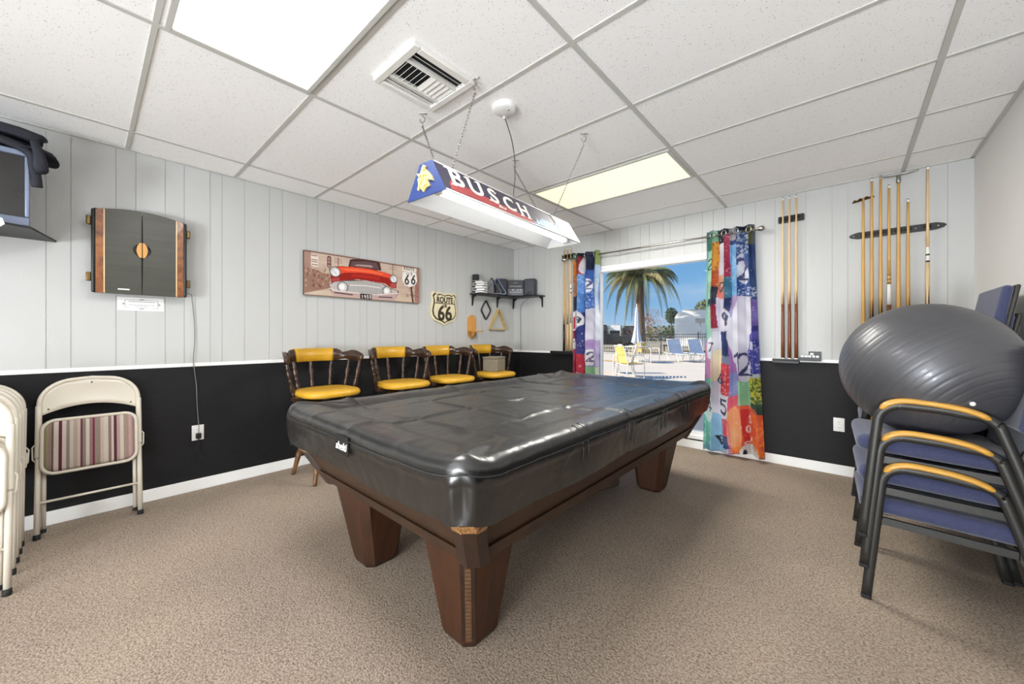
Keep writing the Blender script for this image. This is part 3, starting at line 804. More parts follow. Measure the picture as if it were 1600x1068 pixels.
for s_, mt in ((-1, m_blue_panel), (1, m_cream)):
    mb = MB(); y0, y1 = (-LH-.004, -LH+.001) if s_ < 0 else (LH-.001, LH+.004)
    mb.prism([(-BW, -.004), (BW, -.004), (TW, HT+.003), (-TW, HT+.003)], 'xz', y0, y1)
    mb.mi = 1; mb.prism([(-BW+.006, 0), (BW-.006, 0), (TW-.003, HT-.004), (-TW+.003, HT-.004)], 'xz', *((y1, y1+.002) if s_ < 0 else (y0-.002, y0)))
    ep = mb.build('end_panel', [mt, m_lamp_in], lamp)
    if s_ < 0:
        # gold bird-and-letter emblem, given on the panel (x across, z up)
        raw = [(318, 185), (362, 200), (340, 215), (352, 238), (392, 255), (440, 300), (470, 352), (412, 340), (378, 335), (392, 358), (420, 412), (378, 428), (350, 452), (326, 492), (300, 468), (268, 452), (252, 486), (234, 472), (250, 420), (236, 352), (262, 338), (240, 318), (218, 292), (268, 292), (292, 250), (300, 215)]
        em = []
        for px, py in raw:
            # two edge vectors of the panel base and height
            a11, a12, a21, a22 = 570, -8, -200, -370; bx, by = px-345, py-525
            det = a11*a22-a12*a21; ua = (bx*a22-a12*by)/det; ub = (a11*by-a21*bx)/det
            em.append((ua*2*BW, ub*HT))
        mb = MB(); mb.prism(em, 'xz', -LH-.012, -LH-.0035)
        cx_ = sum(p[0] for p in em)/len(em); cz_ = sum(p[1] for p in em)/len(em)
        mb.prism([(cx_+(x-cx_)*.72, cz_+(z-cz_)*.78) for x, z in em], 'xz', -LH-.018, -LH-.012)
        mb.tube([(cx_-.012, -LH-.019, .052), (cx_+.006, -LH-.021, .09), (cx_+.004, -LH-.019, .128)], [.004, .007, .003], 6)
        mb.tube([(cx_-.022, -LH-.018, .088), (cx_+.004, -LH-.022, .098), (cx_+.04, -LH-.018, .083)], [.003, .006, .002], 6)
        mb.build('gold_emblem', m_gold, ep)
mb = MB(); mb.lathe([(.017, 0), (.019, .006), (.019, 1.124), (.017, 1.13)], (.052, -.585, .020), (0, 1, 0), 14); mb.build('fluorescent_tube', m_tubelight, lamp)
mb = MB()
for y in (-.60, .575): mb.box(.034, .070, y-.012, y+.012, .002, .080, bev=.003)
mb.box(.02, .07, -.60, .58, .078, .104, bev=.004); mb.build('lamp_holder', m_white_metal, lamp)
for s_ in (1, -1):
    mb = MB(); mb.tube([fp(s_, -LH, 0), fp(s_, LH, 0)], .004, 6); mb.tube([fp(s_, -LH, 1), fp(s_, LH, 1)], .003, 6); mb.build('edge_trim', m_white_metal if s_ > 0 else m_lamp_in, lamp)
# chains
def to_lamp(p):
    c, s = math.cos(-math.radians(3.4)), math.sin(-math.radians(3.4)); x, y = p[0]-2.158, p[1]+2.5
    return Vector((c*x-s*y, s*x+c*y, p[2]-LZ))
HK = [((2.306, -2.92), (TW-.008, -.50)), ((1.863, -2.918), (-TW+.008, -.53)), ((2.445, -2.119), (TW-.006, .44)), ((1.883, -2.131), (-TW+.006, .40))]
def chain(mb, a, b, link=.020, r=.0016):
    a = Vector(a); b = Vector(b); L = (b-a).length; n = max(2, int(L/(link*.78))); d = (b-a)/n; x, y, z = frame_of(b-a)
    for i in range(n):
        c = a+d*(i+.5); u = x if i % 2 else y
        pts = [c+z*(link*.5*math.cos(t))+u*(link*.26*math.sin(t)) for t in np.linspace(0, 2*PI, 9)[:-1]]
        mb.tube(pts, r, 4, closed=True)
for (hx, hy), (lx, ly) in HK:
    mb = MB(); chain(mb, to_lamp((hx, hy, H-.075)), (lx, ly, HT+.012))
    ring = [(lx+.009*math.cos(t)*.3, ly+.009*math.cos(t), HT+.006+.009*math.sin(t)) for t in np.linspace(0, 2*PI, 10)[:-1]]; mb.tube(ring, .0014, 4, closed=True)
    mb.build('chain', m_steel, lamp)
mb = MB(); pts = [to_lamp(q) for q in ((2.22, -2.612, H-.022), (2.13, -2.45, H-.055), (2.0, -2.27, H-.075), (1.90, -2.155, H-.085), (1.915, -2.17, H-.15), (1.99, -2.27, H-.33))]+[Vector((-.005, .09, HT+.03)), Vector((0, .065, HT))]
def smooth(pts, k=6):
    P = [Vector(p) for p in pts]; out = []
    for i in range(len(P)-1):
        p0 = P[max(0, i-1)]; p1 = P[i]; p2 = P[i+1]; p3 = P[min(len(P)-1, i+2)]
        for j in range(k):
            t = j/k; out.append(.5*((2*p1)+(p2-p0)*t+(2*p0-5*p1+4*p2-p3)*t*t+(3*p1-p0-3*p2+p3)*t**3))
    return out+[P[-1]]
mb.tube(smooth(pts), .0032, 6); mb.build('power_cord', m_cable_o, lamp)
# ceiling hooks
def hook():
    mb = MB(); pts = [(0, 0, 0), (0, 0, -.018)]+[(.014*math.sin(t), 0, -.036+.018*math.cos(t)) for t in np.linspace(0, 4.9, 12)]
    mb.tube(pts, .0028, 6); mb.tube([(-.020, 0, -.002), (.026, .006, -.003)], .003, 6)
    ring = [(.0, .013*math.cos(t), -.066+.015*math.sin(t)) for t in np.linspace(0, 2*PI, 12)[:-1]]; mb.tube(ring, .0022, 5, closed=True)
    return mb
h0 = hook().build('ceiling_hook', m_nickel); h0.location = (2.306, -2.92, H)
G_ = 'chain hooks in the ceiling'
tag(h0, 'metal ceiling hook at the corner of the air vent, right lamp chain', 'hook', G_)
for (x, y), l in (((1.863, -2.918), 'metal ceiling hook for the chain left of the blue lamp end'), ((2.445, -2.119), 'metal ceiling hook below the cream light panel, outer far chain'), ((1.883, -2.131), 'metal ceiling hook of the far inner lamp chain, beside the lamp cord')):
    o = dup(h0, (x, y, H), (0, 0, .6), l, G_)
cv = thing('ceiling_rose', 'round white ceiling cover where the lamp cord comes out', 'ceiling cover', (2.258, -2.653, H))
mb = MB(); mb.lathe([(.012, -.030), (.055, -.029), (.066, -.022), (.068, -.004), (.068, 0)], n=28); mb.build('cover_plate', m_white, cv)
mb = MB(); mb.lathe([(.005, -.033), (.007, -.030), (.007, -.026)], (.03, .0, 0), n=10); mb.build('screw', m_nickel, cv)
mb = MB(); mb.box(-.046, -.028, .030, .046, -.036, -.022, bev=.003); mb.build('cord_grip', m_white, cv)
# ------------------------------------------------------------------ bar stools
def make_stool(name, label):
    t = thing(name, label, 'bar stool')
    SZ = .695
    mb = MB()   # padded seat, a rounded square
    def sq(a): # superellipse
        c, s = math.cos(a), math.sin(a); k = (abs(c)**3.2+abs(s)**3.2)**(-1/3.2); return c*k*.225, s*k*.235
    prof = [(.86, -.030), (.96, -.026), (1.0, -.008), (.99, .008), (.94, .022), (.80, .030), (.5, .034), (.02, .035)]
    n = 36; R = []
    for k, z in prof: R.append([mb.v((sq(2*PI*i/n)[0]*k, sq(2*PI*i/n)[1]*k, SZ+z)) for i in range(n)])
    mb.sm = True
    for a, b in zip(R[:-1], R[1:]):
        for i in range(n): mb.f([a[i], a[(i+1) % n], b[(i+1) % n], b[i]])
    mb.f(R[0][::-1], False); mb.f(R[-1], False); mb.build('seat', m_yellow, t)
    mb = MB(); mb.lathe([(.15, .595), (.165, .600), (.165, .628), (.15, .635)], n=28); mb.build('swivel_ring', m_stool, t)
    mb = MB(); mb.lathe([(.07, .634), (.075, .64), (.06, .655), (.05, .668)], n=20); mb.build('swivel_plate', m_black_satin, t)
    mb = MB()   # wooden back base that carries the spindles
    pts = [(.235*math.cos(math.radians(a)), .245*math.sin(math.radians(a)), SZ-.036) for a in range(85, 276, 10)]
    mb.strip(pts, .055, .028); mb.build('back_base', m_stool, t)
    def bp(a, z):
        k = (z-.66)/.38; r = .238+.055*k; return Vector((r*math.cos(math.radians(a)), (r+.01+.02*k)*math.sin(math.radians(a)), z))
    angs = [97, 122, 152, 184, 216, 250]
    tp = [(0, .008), (.06, .010), (.1, .016), (.13, .010), (.16, .014), (.30, .0155), (.44, .010), (.47, .015), (.50, .009), (.54, .013), (.68, .0165), (.78, .009), (.82, .014), (.86, .009), (.95, .010), (1, .007)]
    for a in angs:
        mb = MB(); mb.turned(bp(a, .66), bp(a*1.0+(a-180)*.03, .955), [(t_, r_*1.28) for t_, r_ in tp], 10); mb.build('spindle', m_stool, t)
    mb = MB(); N = 40; sec = []
    for i in range(N+1):
        a = 88+184*i/N; u = (a-180)/92
        top = 1.052-.018*abs(u)**2-.012*math.cos(u*13)*(1 if abs(u) > .42 else 0)-(.018 if abs(u) > .46 else 0)
        bot = .945+.010*math.cos(u*11)*(1 if abs(u) > .42 else .2)
        if abs(u) > .93: top -= .020*((abs(u)-.93)/.07)**2; bot += .012*((abs(u)-.93)/.07)
        p0 = bp(a, .95); p1 = bp(a, 1.05); nrm = Vector((math.cos(math.radians(a)), math.sin(math.radians(a)), 0))
        f0 = bp(a, bot); f1 = bp(a, top)
        sec.append([mb.v(f0-nrm*.010), mb.v(f0+nrm*.014), mb.v(f1+nrm*.012), mb.v(f1-nrm*.010)])
    for A, B in zip(sec[:-1], sec[1:]):
        for k in range(4): mb.f([A[k], A[(k+1) % 4], B[(k+1) % 4], B[k]], True)
    mb.f(sec[0][::-1]); mb.f(sec[-1]); cr_ = mb.build('crest_rail', m_stool, t)
    mb = MB(); sec = []
    for i in range(15):
        a = 148+64*i/14; nrm = Vector((math.cos(math.radians(a)), math.sin(math.radians(a)), 0)); f0 = bp(a, .942); f1 = bp(a, 1.056); e = min(i, 14-i); q = .006 if e == 0 else 0
        f0 = bp(a, .942); f1 = bp(a, 1.055)
        sec.append([mb.v(f0-nrm*(.020-q)), mb.v(f0+nrm*(.020-q)), mb.v(bp(a, 1.0)+nrm*(.026-q)), mb.v(f1+nrm*(.019-q)), mb.v(f1-nrm*(.018-q)), mb.v(bp(a, 1.0)-nrm*(.028-q))])
    for A, B in zip(sec[:-1], sec[1:]):
        for k in range(6): mb.f([A[k], A[(k+1) % 6], B[(k+1) % 6], B[k]], True)
    mb.f(sec[0][::-1]); mb.f(sec[-1]); mb.build('back_pad', m_yellow, t)
    lp_ = [(0, .013), (.05, .016), (.30, .022), (.36, .015), (.39, .021), (.42, .015), (.50, .022), (.75, .026), (.80, .018), (.84, .026), (.88, .018), (.95, .022), (1, .018)]
    ft = []
    for k in range(4):
        a = math.radians(45+90*k); c, s = math.cos(a), math.sin(a)
        p0 = Vector((.285*c, .275*s, 0)); p1 = Vector((.115*c, .115*s, .60)); ft.append((p0, p1))
        mb = MB(); mb.turned(p0, p1, lp_, 10); mb.build('leg', m_stool_leg, t)
    for k in range(4):
        h = .30 if k % 2 else .24
        a = ft[k][0].lerp(ft[k][1], h/.6); b = ft[(k+1) % 4][0].lerp(ft[(k+1) % 4][1], h/.6)
        mb = MB(); mb.turned(a, b, [(0, .009), (.2, .012), (.45, .017), (.5, .012), (.55, .017), (.8, .012), (1, .009)], 9); mb.build('stretcher', m_stool_leg, t)
    return t
GS = 'bar stools along the left wall'
st0 = make_stool('bar_stool', 'dark wooden bar stool with mustard vinyl seat, beneath the framed red car picture'); st0['group'] = GS
st0.location = (.385, -2.835, 0); st0.rotation_euler = (0, 0, .05)
for y, rz, l in ((-2.113, -.03, 'second dark wood and mustard bar stool, under the right end of the car picture'), (-1.507, .0, 'mustard-seated bar stool standing below the shield-shaped road sign'), (-.815, -.02, 'mustard-seated bar stool in the room corner with a wicker box on its seat')):
    dup(st0, (.40, y, 0), (0, 0, rz), l, GS)
# woven box on the corner stool
bx = thing('wicker_box', 'grey-tan woven box standing on the seat of the corner bar stool', 'box', (.375, -.80, .7305), .30)
mb = MB(); mb.box(-.10, .10, -.115, .115, 0, .155, bev=.008); mb.build('body', m_wicker, bx)
mb = MB(); mb.box(-.104, .104, -.119, .119, .155, .178, bev=.006); mb.build('lid', m_wicker, bx)

# ------------------------------------------------------------------ folding chairs
def make_fold(name, label, cat='folding chair', cushion=True):
    t = thing(name, label, cat)
    W = .212
    mb = MB()
    pts = [(0, -W, .012), (0, -W, .30), (0, -W+.002, .70)]
    pts += [(0, -W+.145+.143*math.cos(math.radians(a)), .765+.143*math.sin(math.radians(a))) for a in range(175, 89, -9)]
    pts += [(-.004, 0, .915)]
    pts += [(0, -y, z) for _, y, z in pts[-2::-1]]
    mb.tube(pts, .0125, 10); fr = mb.build('frame', m_beige, t)
    mb = MB(); prof = [(.0138, 0), (.0142, .01), (.0142, .30), (.0132, .305)]
    for s in (-1, 1):
        mb = MB(); mb.lathe(prof, (0, s*W, .455), n=10); mb.build('sleeve', m_beige, fr)
    mb = MB()   # pressed sheet backrest
    def bpan(u, v):
        y = (-1+2*u)*(W-.004); e = abs(y)/W
        zb = .695+.055*(1-e**2); zt = .905-.125*max(0, (e-.42)/.58)**2.1
        z = zb+(zt-zb)*v; return (.006-.010*(1-e**2)*math.sin(v*PI)-.004, y, z)
    mb.grid(bpan, 24, 6); o = mb.build('back_panel', m_beige, t); sd = o.modifiers.new('sheet', 'SOLIDIFY'); sd.thickness = .004
    mb = MB()
    for y, z in ((0, .885), (-.175, .735), (.175, .735)): mb.ball((.006, y, z), .005, (.5, 1, 1), 8, 6)
    mb.build('rivet', m_brass, o)
    mb = MB()   # seat pan, folded flat in front of the frame
    pr = rrect(-.197, .197, .355, .665, .055); N = len(pr)
    ring = [(.020, y, z) for y, z in pr]; mb.tube(ring, .0105, 8, closed=True)
    mb.prism(pr, 'yz', .010, .018); seat = mb.build('seat', m_beige, t)
    if cushion:
        mb = MB(); R = []
        for k, x in ((1., .018), (1., .028), (.965, .037), (.88, .042), (.5, .045)):
            R.append([mb.v((x, y*k, .51+(z-.51)*k)) for y, z in rrect(-.188, .188, .364, .656, .048)])
        for A, B in zip(R[:-1], R[1:]):
            for i in range(N): mb.f([A[i], A[(i+1) % N], B[(i+1) % N], B[i]], True)
        mb.f(R[-1]); mb.build('cushion', m_stripe, seat)
    for s in (-1, 1):
        mb = MB(); mb.tube([(-.028, s*(W-.022), .040), (-.022, s*(W-.022), .30), (-.010, s*(W-.024), .60)], .0105, 8); mb.build('rear_leg', m_beige, t)
        mb = MB(); mb.tube([(-.003, s*(W+.010), .435), (-.003, s*(W+.020), .45), (-.003, s*(W+.022), .52), (-.003, s*(W+.012), .535)], .0038, 6); mb.build('hinge_link', m_beige, t)
        mb = MB(); mb.lathe([(.014, 0), (.0155, .004), (.0150, .028)], (0, s*W, 0), n=10); mb.build('rubber_foot', m_rubber, t)
        mb = MB(); mb.lathe([(.012, 0), (.013, .004), (.0125, .022)], (-.028, s*(W-.022), .026), n=10); mb.build('rubber_foot', m_rubber, t)
    mb = MB(); mb.tube([(0, -W, .20), (0, W, .20)], .007, 8); mb.build('cross_bar', m_beige, t)
    return t
def lean(o, x, y, dx, rz=0.):
    o.location = (x, y, .001); o.rotation_euler = (0, -math.atan(dx/.915), rz)
fc = make_fold('folding_chair', 'folded beige metal chair with striped fabric seat leaning alone against the wainscot')
lean(fc, .225, -4.172, .185)
GF = 'folded chairs stacked against the left wall'
pl = make_fold('folding_chair', 'outermost beige folding chair of the leaning row, at the left picture edge', cushion=False); pl['group'] = GF
lean(pl, .865, -4.645, .17)
for x, dx, l in ((.64, .19, 'second folded chair from the front of the leaning row'), (.50, .19, 'third folded chair from the front, middle of the leaning row'), (.38, .20, 'fourth folded chair from the front of the leaning row, near the wall'), (.27, .20, 'innermost folded chair of the leaning row, touching the left wall')):
    o = dup(pl, None, None, l, GF); lean(o, x, -4.650, dx)
# ------------------------------------------------------------------ stacked armchairs and exercise ball
def make_arm(name, label):
    """upholstered stacking armchair, facing -X, feet on z=0"""
    t = thing(name, label, 'armchair')
    W = .272
    for s in (-1, 1):
        y = s*W
        P = [(-.250, 0), (-.222, .30), (-.203, .50)]
        P += [(-.120+.080*math.cos(math.radians(a)), .520+.075*math.sin(math.radians(a))) for a in range(172, 84, -11)]
        P += [(-.02, .590), (.05, .580)]
        P += [(.070+.075*math.cos(math.radians(a)), .503+.075*math.sin(math.radians(a))) for a in range(78, 20, -11)]
        P += [(.205, .30), (.268, 0)]
        mb = MB(); mb.tube([(q.x, y, q.y) for q in smooth([(x, z, 0) for x, z in P], 3)], .0178, 10, sx=1., sy=.62, up=(0, 1, 0))
        fr = mb.build('side_frame', m_stack_frame, t)
        for x in (-.250, .268):
            mb = MB(); mb.box(x-.017, x+.017, y-.013, y+.013, 0, .016, bev=.004); mb.build('foot_cap', m_rubber, fr)
        mb = MB(); Q = [(-.192, .572), (-.165, .600), (-.12, .614), (-.06, .613), (.02, .603), (.075, .588), (.115, .566)]
        QS = smooth([(x, z, 0) for x, z in Q], 4)
        mb.tube([(q.x, y, q.y) for q in QS], [.006, .011]+[.0145]*(len(QS)-4)+[.011, .006], 10, sx=.85, sy=1.5, up=(0, 1, 0))
        mb.build('armrest', m_arm_wood, t)
    mb = MB()   # seat rails
    for s in (-1, 1): mb.strip([(-.222, s*(W-.028), .352), (.20, s*(W-.028), .330)], .018, .030)
    mb.strip([(-.205, -W, .352), (-.205, W, .352)], .022, .028); mb.strip([(.185, -W, .332), (.185, W, .332)], .022, .028)
    mb.build('seat_frame', m_stack_frame, t)
    mb = MB(); mb.box(-.27, .21, -.236, .236, -.036, .036, bev=.032, seg=4); mb.xf(Matrix.Translation((0, 0, .398)) @ Matrix.Rotation(.05, 4, 'Y')); mb.build('seat', m_blue_fab, t)
    for s in (-1, 1):
        mb = MB(); mb.strip([(.19, s*.205, .34), (.235, s*.205, .50), (.285, s*.205, .80)], .020, .026); mb.build('back_upright', m_stack_frame, t)
    mb = MB(); R = Matrix.Translation((.262, 0, .675)) @ Matrix.Rotation(.17, 4, 'Y')
    mb.box(-.045, -.006, -.225, .225, -.165, .185, bev=.018, seg=4, mat=R); mb.build('backrest', m_blue_fab, t)
    mb = MB(); mb.box(-.006, .010, -.228, .228, -.165, .190, bev=.007, mat=R); mb.build('back_shell', m_stack_frame, t)
    return t
GA = 'blue armchairs in the near stack'; GB = 'blue armchairs in the far stack'
AX, AY = 3.99, -1.612; RZ = .03; DZ = .137
ac = make_arm('stacking_armchair', 'blue armchair with oak arms, lowest of the near stack under the ball'); ac['group'] = GA
ac.location = (AX, AY, 0); ac.rotation_euler = (0, 0, RZ)
for k, l in ((1, 'blue armchair in the middle of the near stack under the ball'), (2, 'blue armchair on top of the near stack, holding the ball on its seat')):
    dup(ac, (AX-.006*k, AY-.004*k, DZ*k), (0, 0, RZ), l, GA)
names = ['lowest', 'second from the bottom', 'third from the bottom', 'one below the top', 'topmost, its back showing over the ball']
for k in range(5):
    dup(ac, (4.015-.004*k, -1.035-.002*k, DZ*k), (0, 0, .0), 'blue armchair in the far stack behind the ball, '+names[k], GB)
bl = thing('exercise_ball', 'large silver-grey ribbed exercise ball resting on the near armchair stack', 'ball', (3.955, AY-.012, 1.012))
mb = MB(); mb.ball((0, 0, 0), .305, (1, .985, .985), 128, 260)
for v in mb.bm.verts:
    q = v.co.z/.305
    ph = (math.asin(max(-1, min(1, q)))*180/PI)/6.0
    if abs(q) < .93:
        f = ph-round(ph); v.co *= 1-.0036*math.exp(-(f/.13)**2)
rv_ = Vector((.7484, .6633, 0)); fv_ = Vector((-.6633, .7484, 0))
axis = (.6*(.67*rv_-.74*fv_)+.5*(-.74*rv_-.67*fv_)+Vector((0, 0, -.6))).normalized()
mb.xf(axis.to_track_quat('Z', 'Y').to_matrix().to_4x4())
mb.build('ball_skin', m_ball, bl)
mb = MB(); mb.ball((.10, -.262, -.115), .009, (1, 1, 1), 10, 8); mb.build('valve_plug', m_white, bl)
# ------------------------------------------------------------------ left wall: television, dartboard cabinet, notices
tvs = thing('wall_shelf', 'black corner shelf high on the left wall carrying the television', 'shelf', (0, -4.9, 1.752))
mb = MB(); mb.prism([(.001, .581), (.36, .505), (.47, .30), (.47, -.5), (.001, -.5)], 'xy', -.006, .006); mb.build('shelf_board', m_black_satin, tvs)
mb = MB()
for y in (-.35, .15): mb.prism([(.001, -.006), (.30, -.006), (.001, -.16)], 'xz', y-.012, y+.012)
mb.build('bracket', m_black_satin, tvs)
tv = thing('television', 'small old television with blue-grey bezel on the high wall shelf', 'television', (.35, -4.40, 1.760))
mb = MB()
for q in ((-.56, -.0, 0, .048), (-.56, 0, .378, .41), (-.56, -.540, .048, .378), (-.018, 0, .048, .378)): mb.box(-.03, 0, q[0], q[1], q[2], q[3], bev=.006)
mb.build('bezel', m_tv_bezel, tv)
mb = MB(); mb.box(-.022, -.010, -.543, -.015, .045, .381); mb.build('screen', m_screen, tv)
mb = MB(); mb.frustum([(-.20, -.55), (-.028, -.555), (-.028, -.004), (-.20, -.006)], [(-.20, -.55), (-.028, -.555), (-.028, -.004), (-.20, -.006)], 0, .40); mb.build('casing', m_tv_side, tv)
cl = thing('black_cloth', 'black cloth draped over the television, hanging in a loop at its corner', 'cloth', (.22, -4.62, 2.172))
mb = MB()
def drape(u, v):
    x = -.10+.24*v+.015*math.sin(u*9); y = -.36+.66*u+.02*math.sin(v*7); z = .012+.03*math.sin(u*7+v*4)**2+.035*(1-abs(2*v-1))-.05*max(0, u-.86)/.14*(.5+.5*math.sin(v*8))
    return (x, y, z)
mb.grid(drape, 30, 12); o = mb.build('top_fold', m_cloth, cl); o.modifiers.new('thickness', 'SOLIDIFY').thickness = .006
mb = MB(); mb.tube(smooth([(.145, -.40, .015), (.15, -.15, .055), (.145, .10, .030), (.14, .215, -.01), (.138, .235, -.09), (.13, .245, -.19)]), .016, 8, sx=.7, sy=1.3); mb.build('twisted_fold', m_cloth, cl)
def flap(name, poly, x, th, bulge):
    mb = MB(); c = (sum(p[0] for p in poly)/len(poly), sum(p[1] for p in poly)/len(poly)); R = []
    for f, dx in ((1, 0), (.8, bulge*.7), (.4, bulge)): R.append([mb.v((x+dx, c[0]+(y-c[0])*f+4.62, c[1]+(z-c[1])*f-2.172)) for y, z in poly])
    n = len(poly); R2 = [mb.v((x-th, y+4.62, z-2.172)) for y, z in poly]
    for A, B in zip(R[:-1], R[1:]):
        for i in range(n): mb.f([A[i], A[(i+1) % n], B[(i+1) % n], B[i]], True)
    mb.f(R[-1]); mb.f(R2[::-1])
    for i in range(n): mb.f([R2[i], R2[(i+1) % n], R[0][(i+1) % n], R[0][i]], True)
    mb.xf(Matrix.Translation((-.22, 0, 0))); return mb.build(name, m_cloth, cl)
flap('hanging_flap', [(-4.40, 2.222), (-4.372, 2.230), (-4.350, 2.18), (-4.335, 2.11), (-4.334, 2.075), (-4.345, 2.060), (-4.378, 2.050), (-4.392, 2.085), (-4.390, 2.16)], .375, .02, .02)
flap('wing_fold', [(-4.60, 2.31), (-4.497, 2.311), (-4.435, 2.307), (-4.357, 2.29), (-4.341, 2.272), (-4.357, 2.265), (-4.360, 2.240), (-4.403, 2.236), (-4.456, 2.248), (-4.60, 2.26)], .30, .05, .02)
wt = MB(); wt.prism([(-.10, -.035), (.040, -.035), (.060, -.012), (.052, .016), (.02, .026), (-.10, .026)], 'yz', 0, .004)
o = wt.build('hanging_paper_slip', m_paper); o.location = (.432, -4.535, 1.754); tag(o, 'white paper slip hanging at the front edge of the television shelf', 'paper')

cb = thing('dartboard_cabinet', 'dark two-door dartboard cabinet with burl wood side strips on the left wall', 'cabinet', (0, -3.943, 1.444))
mb = MB(); mb.box(.001, .072, -.222, .222, .004, .545, bev=.006); mb.build('cabinet_box', m_black_satin, cb)
for s_ in (-1, 1):
    mb = MB(); y0 = .0015; ym = .176; top = lambda y: .560-.013*(y/.22)**2*1.2
    poly = [(s_*y0, 0), (s_*ym, 0)]+[(s_*(ym-(ym-y0)*k/8), .566-.034*((ym-(ym-y0)*k/8)/.22)**2) for k in range(9)]
    # half-round cut-out at the meeting edge
    cut = [(s_*(y0+.043*math.cos(math.radians(a))), .300+.043*math.sin(math.radians(a))) for a in range(85, -86, -10)]
    mb.prism(poly+cut, 'yz', .073, .092); d = mb.build('door', m_smoke, cb)
    mb = MB(); mb.prism([(s_*ym, 0), (s_*.214, 0), (s_*.214, .566-.034*(.214/.22)**2), (s_*ym, .566-.034*(ym/.22)**2)], 'yz', .073, .094); mb.build('burl_strip', m_burl, d)
    mb = MB(); mb.box(.073, .0955, s_*ym-.003, s_*ym+.003, .001, .541); mb.build('strip_edging', m_cue, d)
    mb = MB(); mb.box(.073, .095, min(s_*.214, s_*.233), max(s_*.214, s_*.233), 0, .535, bev=.008); mb.build('door_edge', m_black_satin, d)
    mb = MB(); mb.prism([(s_*.002, .250), (s_*.014, .252), (s_*.024, .275), (s_*.028, .300), (s_*.024, .326), (s_*.014, .348), (s_*.002, .352)], 'yz', .074, .104); mb.build('handle', m_oak, d)
    for z in (.10, .46):
        mb = MB(); mb.box(.055, .085, min(s_*.232, s_*.252), max(s_*.232, s_*.252), z-.028, z+.028, bev=.005); mb.lathe([(.006, 0), (.007, .004), (.007, .05), (.006, .054)], (.078, s_*.248, z-.027), n=8); mb.build('hinge', m_brass, cb)
    if s_ < 0:
        mb = MB(); mb.box(.0922, .0945, -.115, -.060, .026, .035, bev=.001); mb.build('name_plate', m_white, d)
nt_ = thing('notice_sign', 'small white paper notice with scroll border under the dartboard cabinet', 'notice', (.001, -3.938, 1.385))
mb = MB(); mb.box(0, .0015, -.12, .115, -.045, .045); mb.build('sheet', m_paper, nt_)
mb = MB()
for q in ((-.082, .082, .027, .029), (-.082, .082, -.029, -.027), (-.084, -.081, -.026, .026), (.081, .084, -.026, .026)): mb.box(.0015, .0019, *q)
for y in (-.09, .09): mb.ball((.0016, y, 0), .006, (.1, 1, 1), 8, 6)
for z in (.031, -.031): mb.ball((.0016, 0, z), .008, (.1, 1.6, .5), 8, 6)
r_ = random.Random(2)
for z, a_, b_ in ((.016, -.065, .065), (-.006, -.066, .066), (-.016, -.03, .03)):
    y = a_
    while y < b_:
        L = r_.uniform(.004, .013); mb.box(.0015, .0018, y, min(b_, y+L), z-.0022, z+.0022); y += L+.003
mb.build('printed_border', m_ink, nt_)
c = MB(); c.tube(smooth([(.05, -3.70, 1.475), (.03, -3.675, 1.47), (.012, -3.668, 1.42), (.010, -3.655, 1.25), (.012, -3.655, 1.10), (.014, -3.662, .98), (.014, -3.645, .80), (.010, -3.640, .66), (.010, -3.634, .55), (.034, -3.632, .47), (.036, -3.633, .435)]), .0028, 6)
cc = c.build('power_cable', m_cable_w); tag(cc, 'thin grey cable hanging from the dartboard cabinet down to the outlet', 'cable')
def outlet(name, label, loc, rz):
    t = thing(name, label, 'outlet', loc, rz)
    mb = MB(); mb.box(-.036, .036, -.006, 0, -.057, .057, bev=.003); mb.build('cover_plate', m_white, t)
    for z in (-.024, .024):
        mb = MB(); mb.prism(rrect(-.015, .015, z-.016, z+.016, .008, 4), 'xz', -.0085, -.004); s = mb.build('socket', m_trim, t)
        mb = MB()
        for x in (-.006, .006): mb.box(x-.0012, x+.0012, -.0092, -.0084, z-.003, z+.007)
        mb.ball((0, -.0086, z-.009), .0024, (1, .3, 1), 8, 6); mb.build('slots', m_dark, s)
    mb = MB(); mb.ball((0, -.006, 0), .003, (1, .4, 1), 8, 6); mb.build('screw', m_nickel, t)
    return t
outlet('wall_outlet', 'white wall outlet on the left wainscot with a black plug in it', (.001, -3.634, .434), PI/2)
pg = MB(); pg.box(.009, .038, -3.649, -3.617, .392, .432, bev=.004); pg.tube(smooth([(.025, -3.633, .395), (.025, -3.638, .35), (.018, -3.655, .28), (.012, -3.645, .235), (.012, -3.62, .225)]), .0025, 5); pg.tube(smooth([(.025, -3.633, .395), (.024, -3.622, .33), (.014, -3.605, .26), (.012, -3.612, .235)]), .0025, 5)
tag(pg.build('power_cord_plug', m_black), 'black plug with loose wires in the left wall outlet', 'plug')
outlet('wall_outlet', 'white wall outlet on the charcoal wainscot beside the armchair stack', (3.634, -.001, .421), 0)

# ------------------------------------------------------------------ car picture
PW, PH = 1.227, .405
pic = thing('canvas_picture', 'wide canvas picture of a red 1955 car beside a route sign', 'picture', (.001, -2.895, 1.536))
P = Paint(PW, PH, 420, 140, (196, 174, 158)); rng = np.random.RandomState(11)
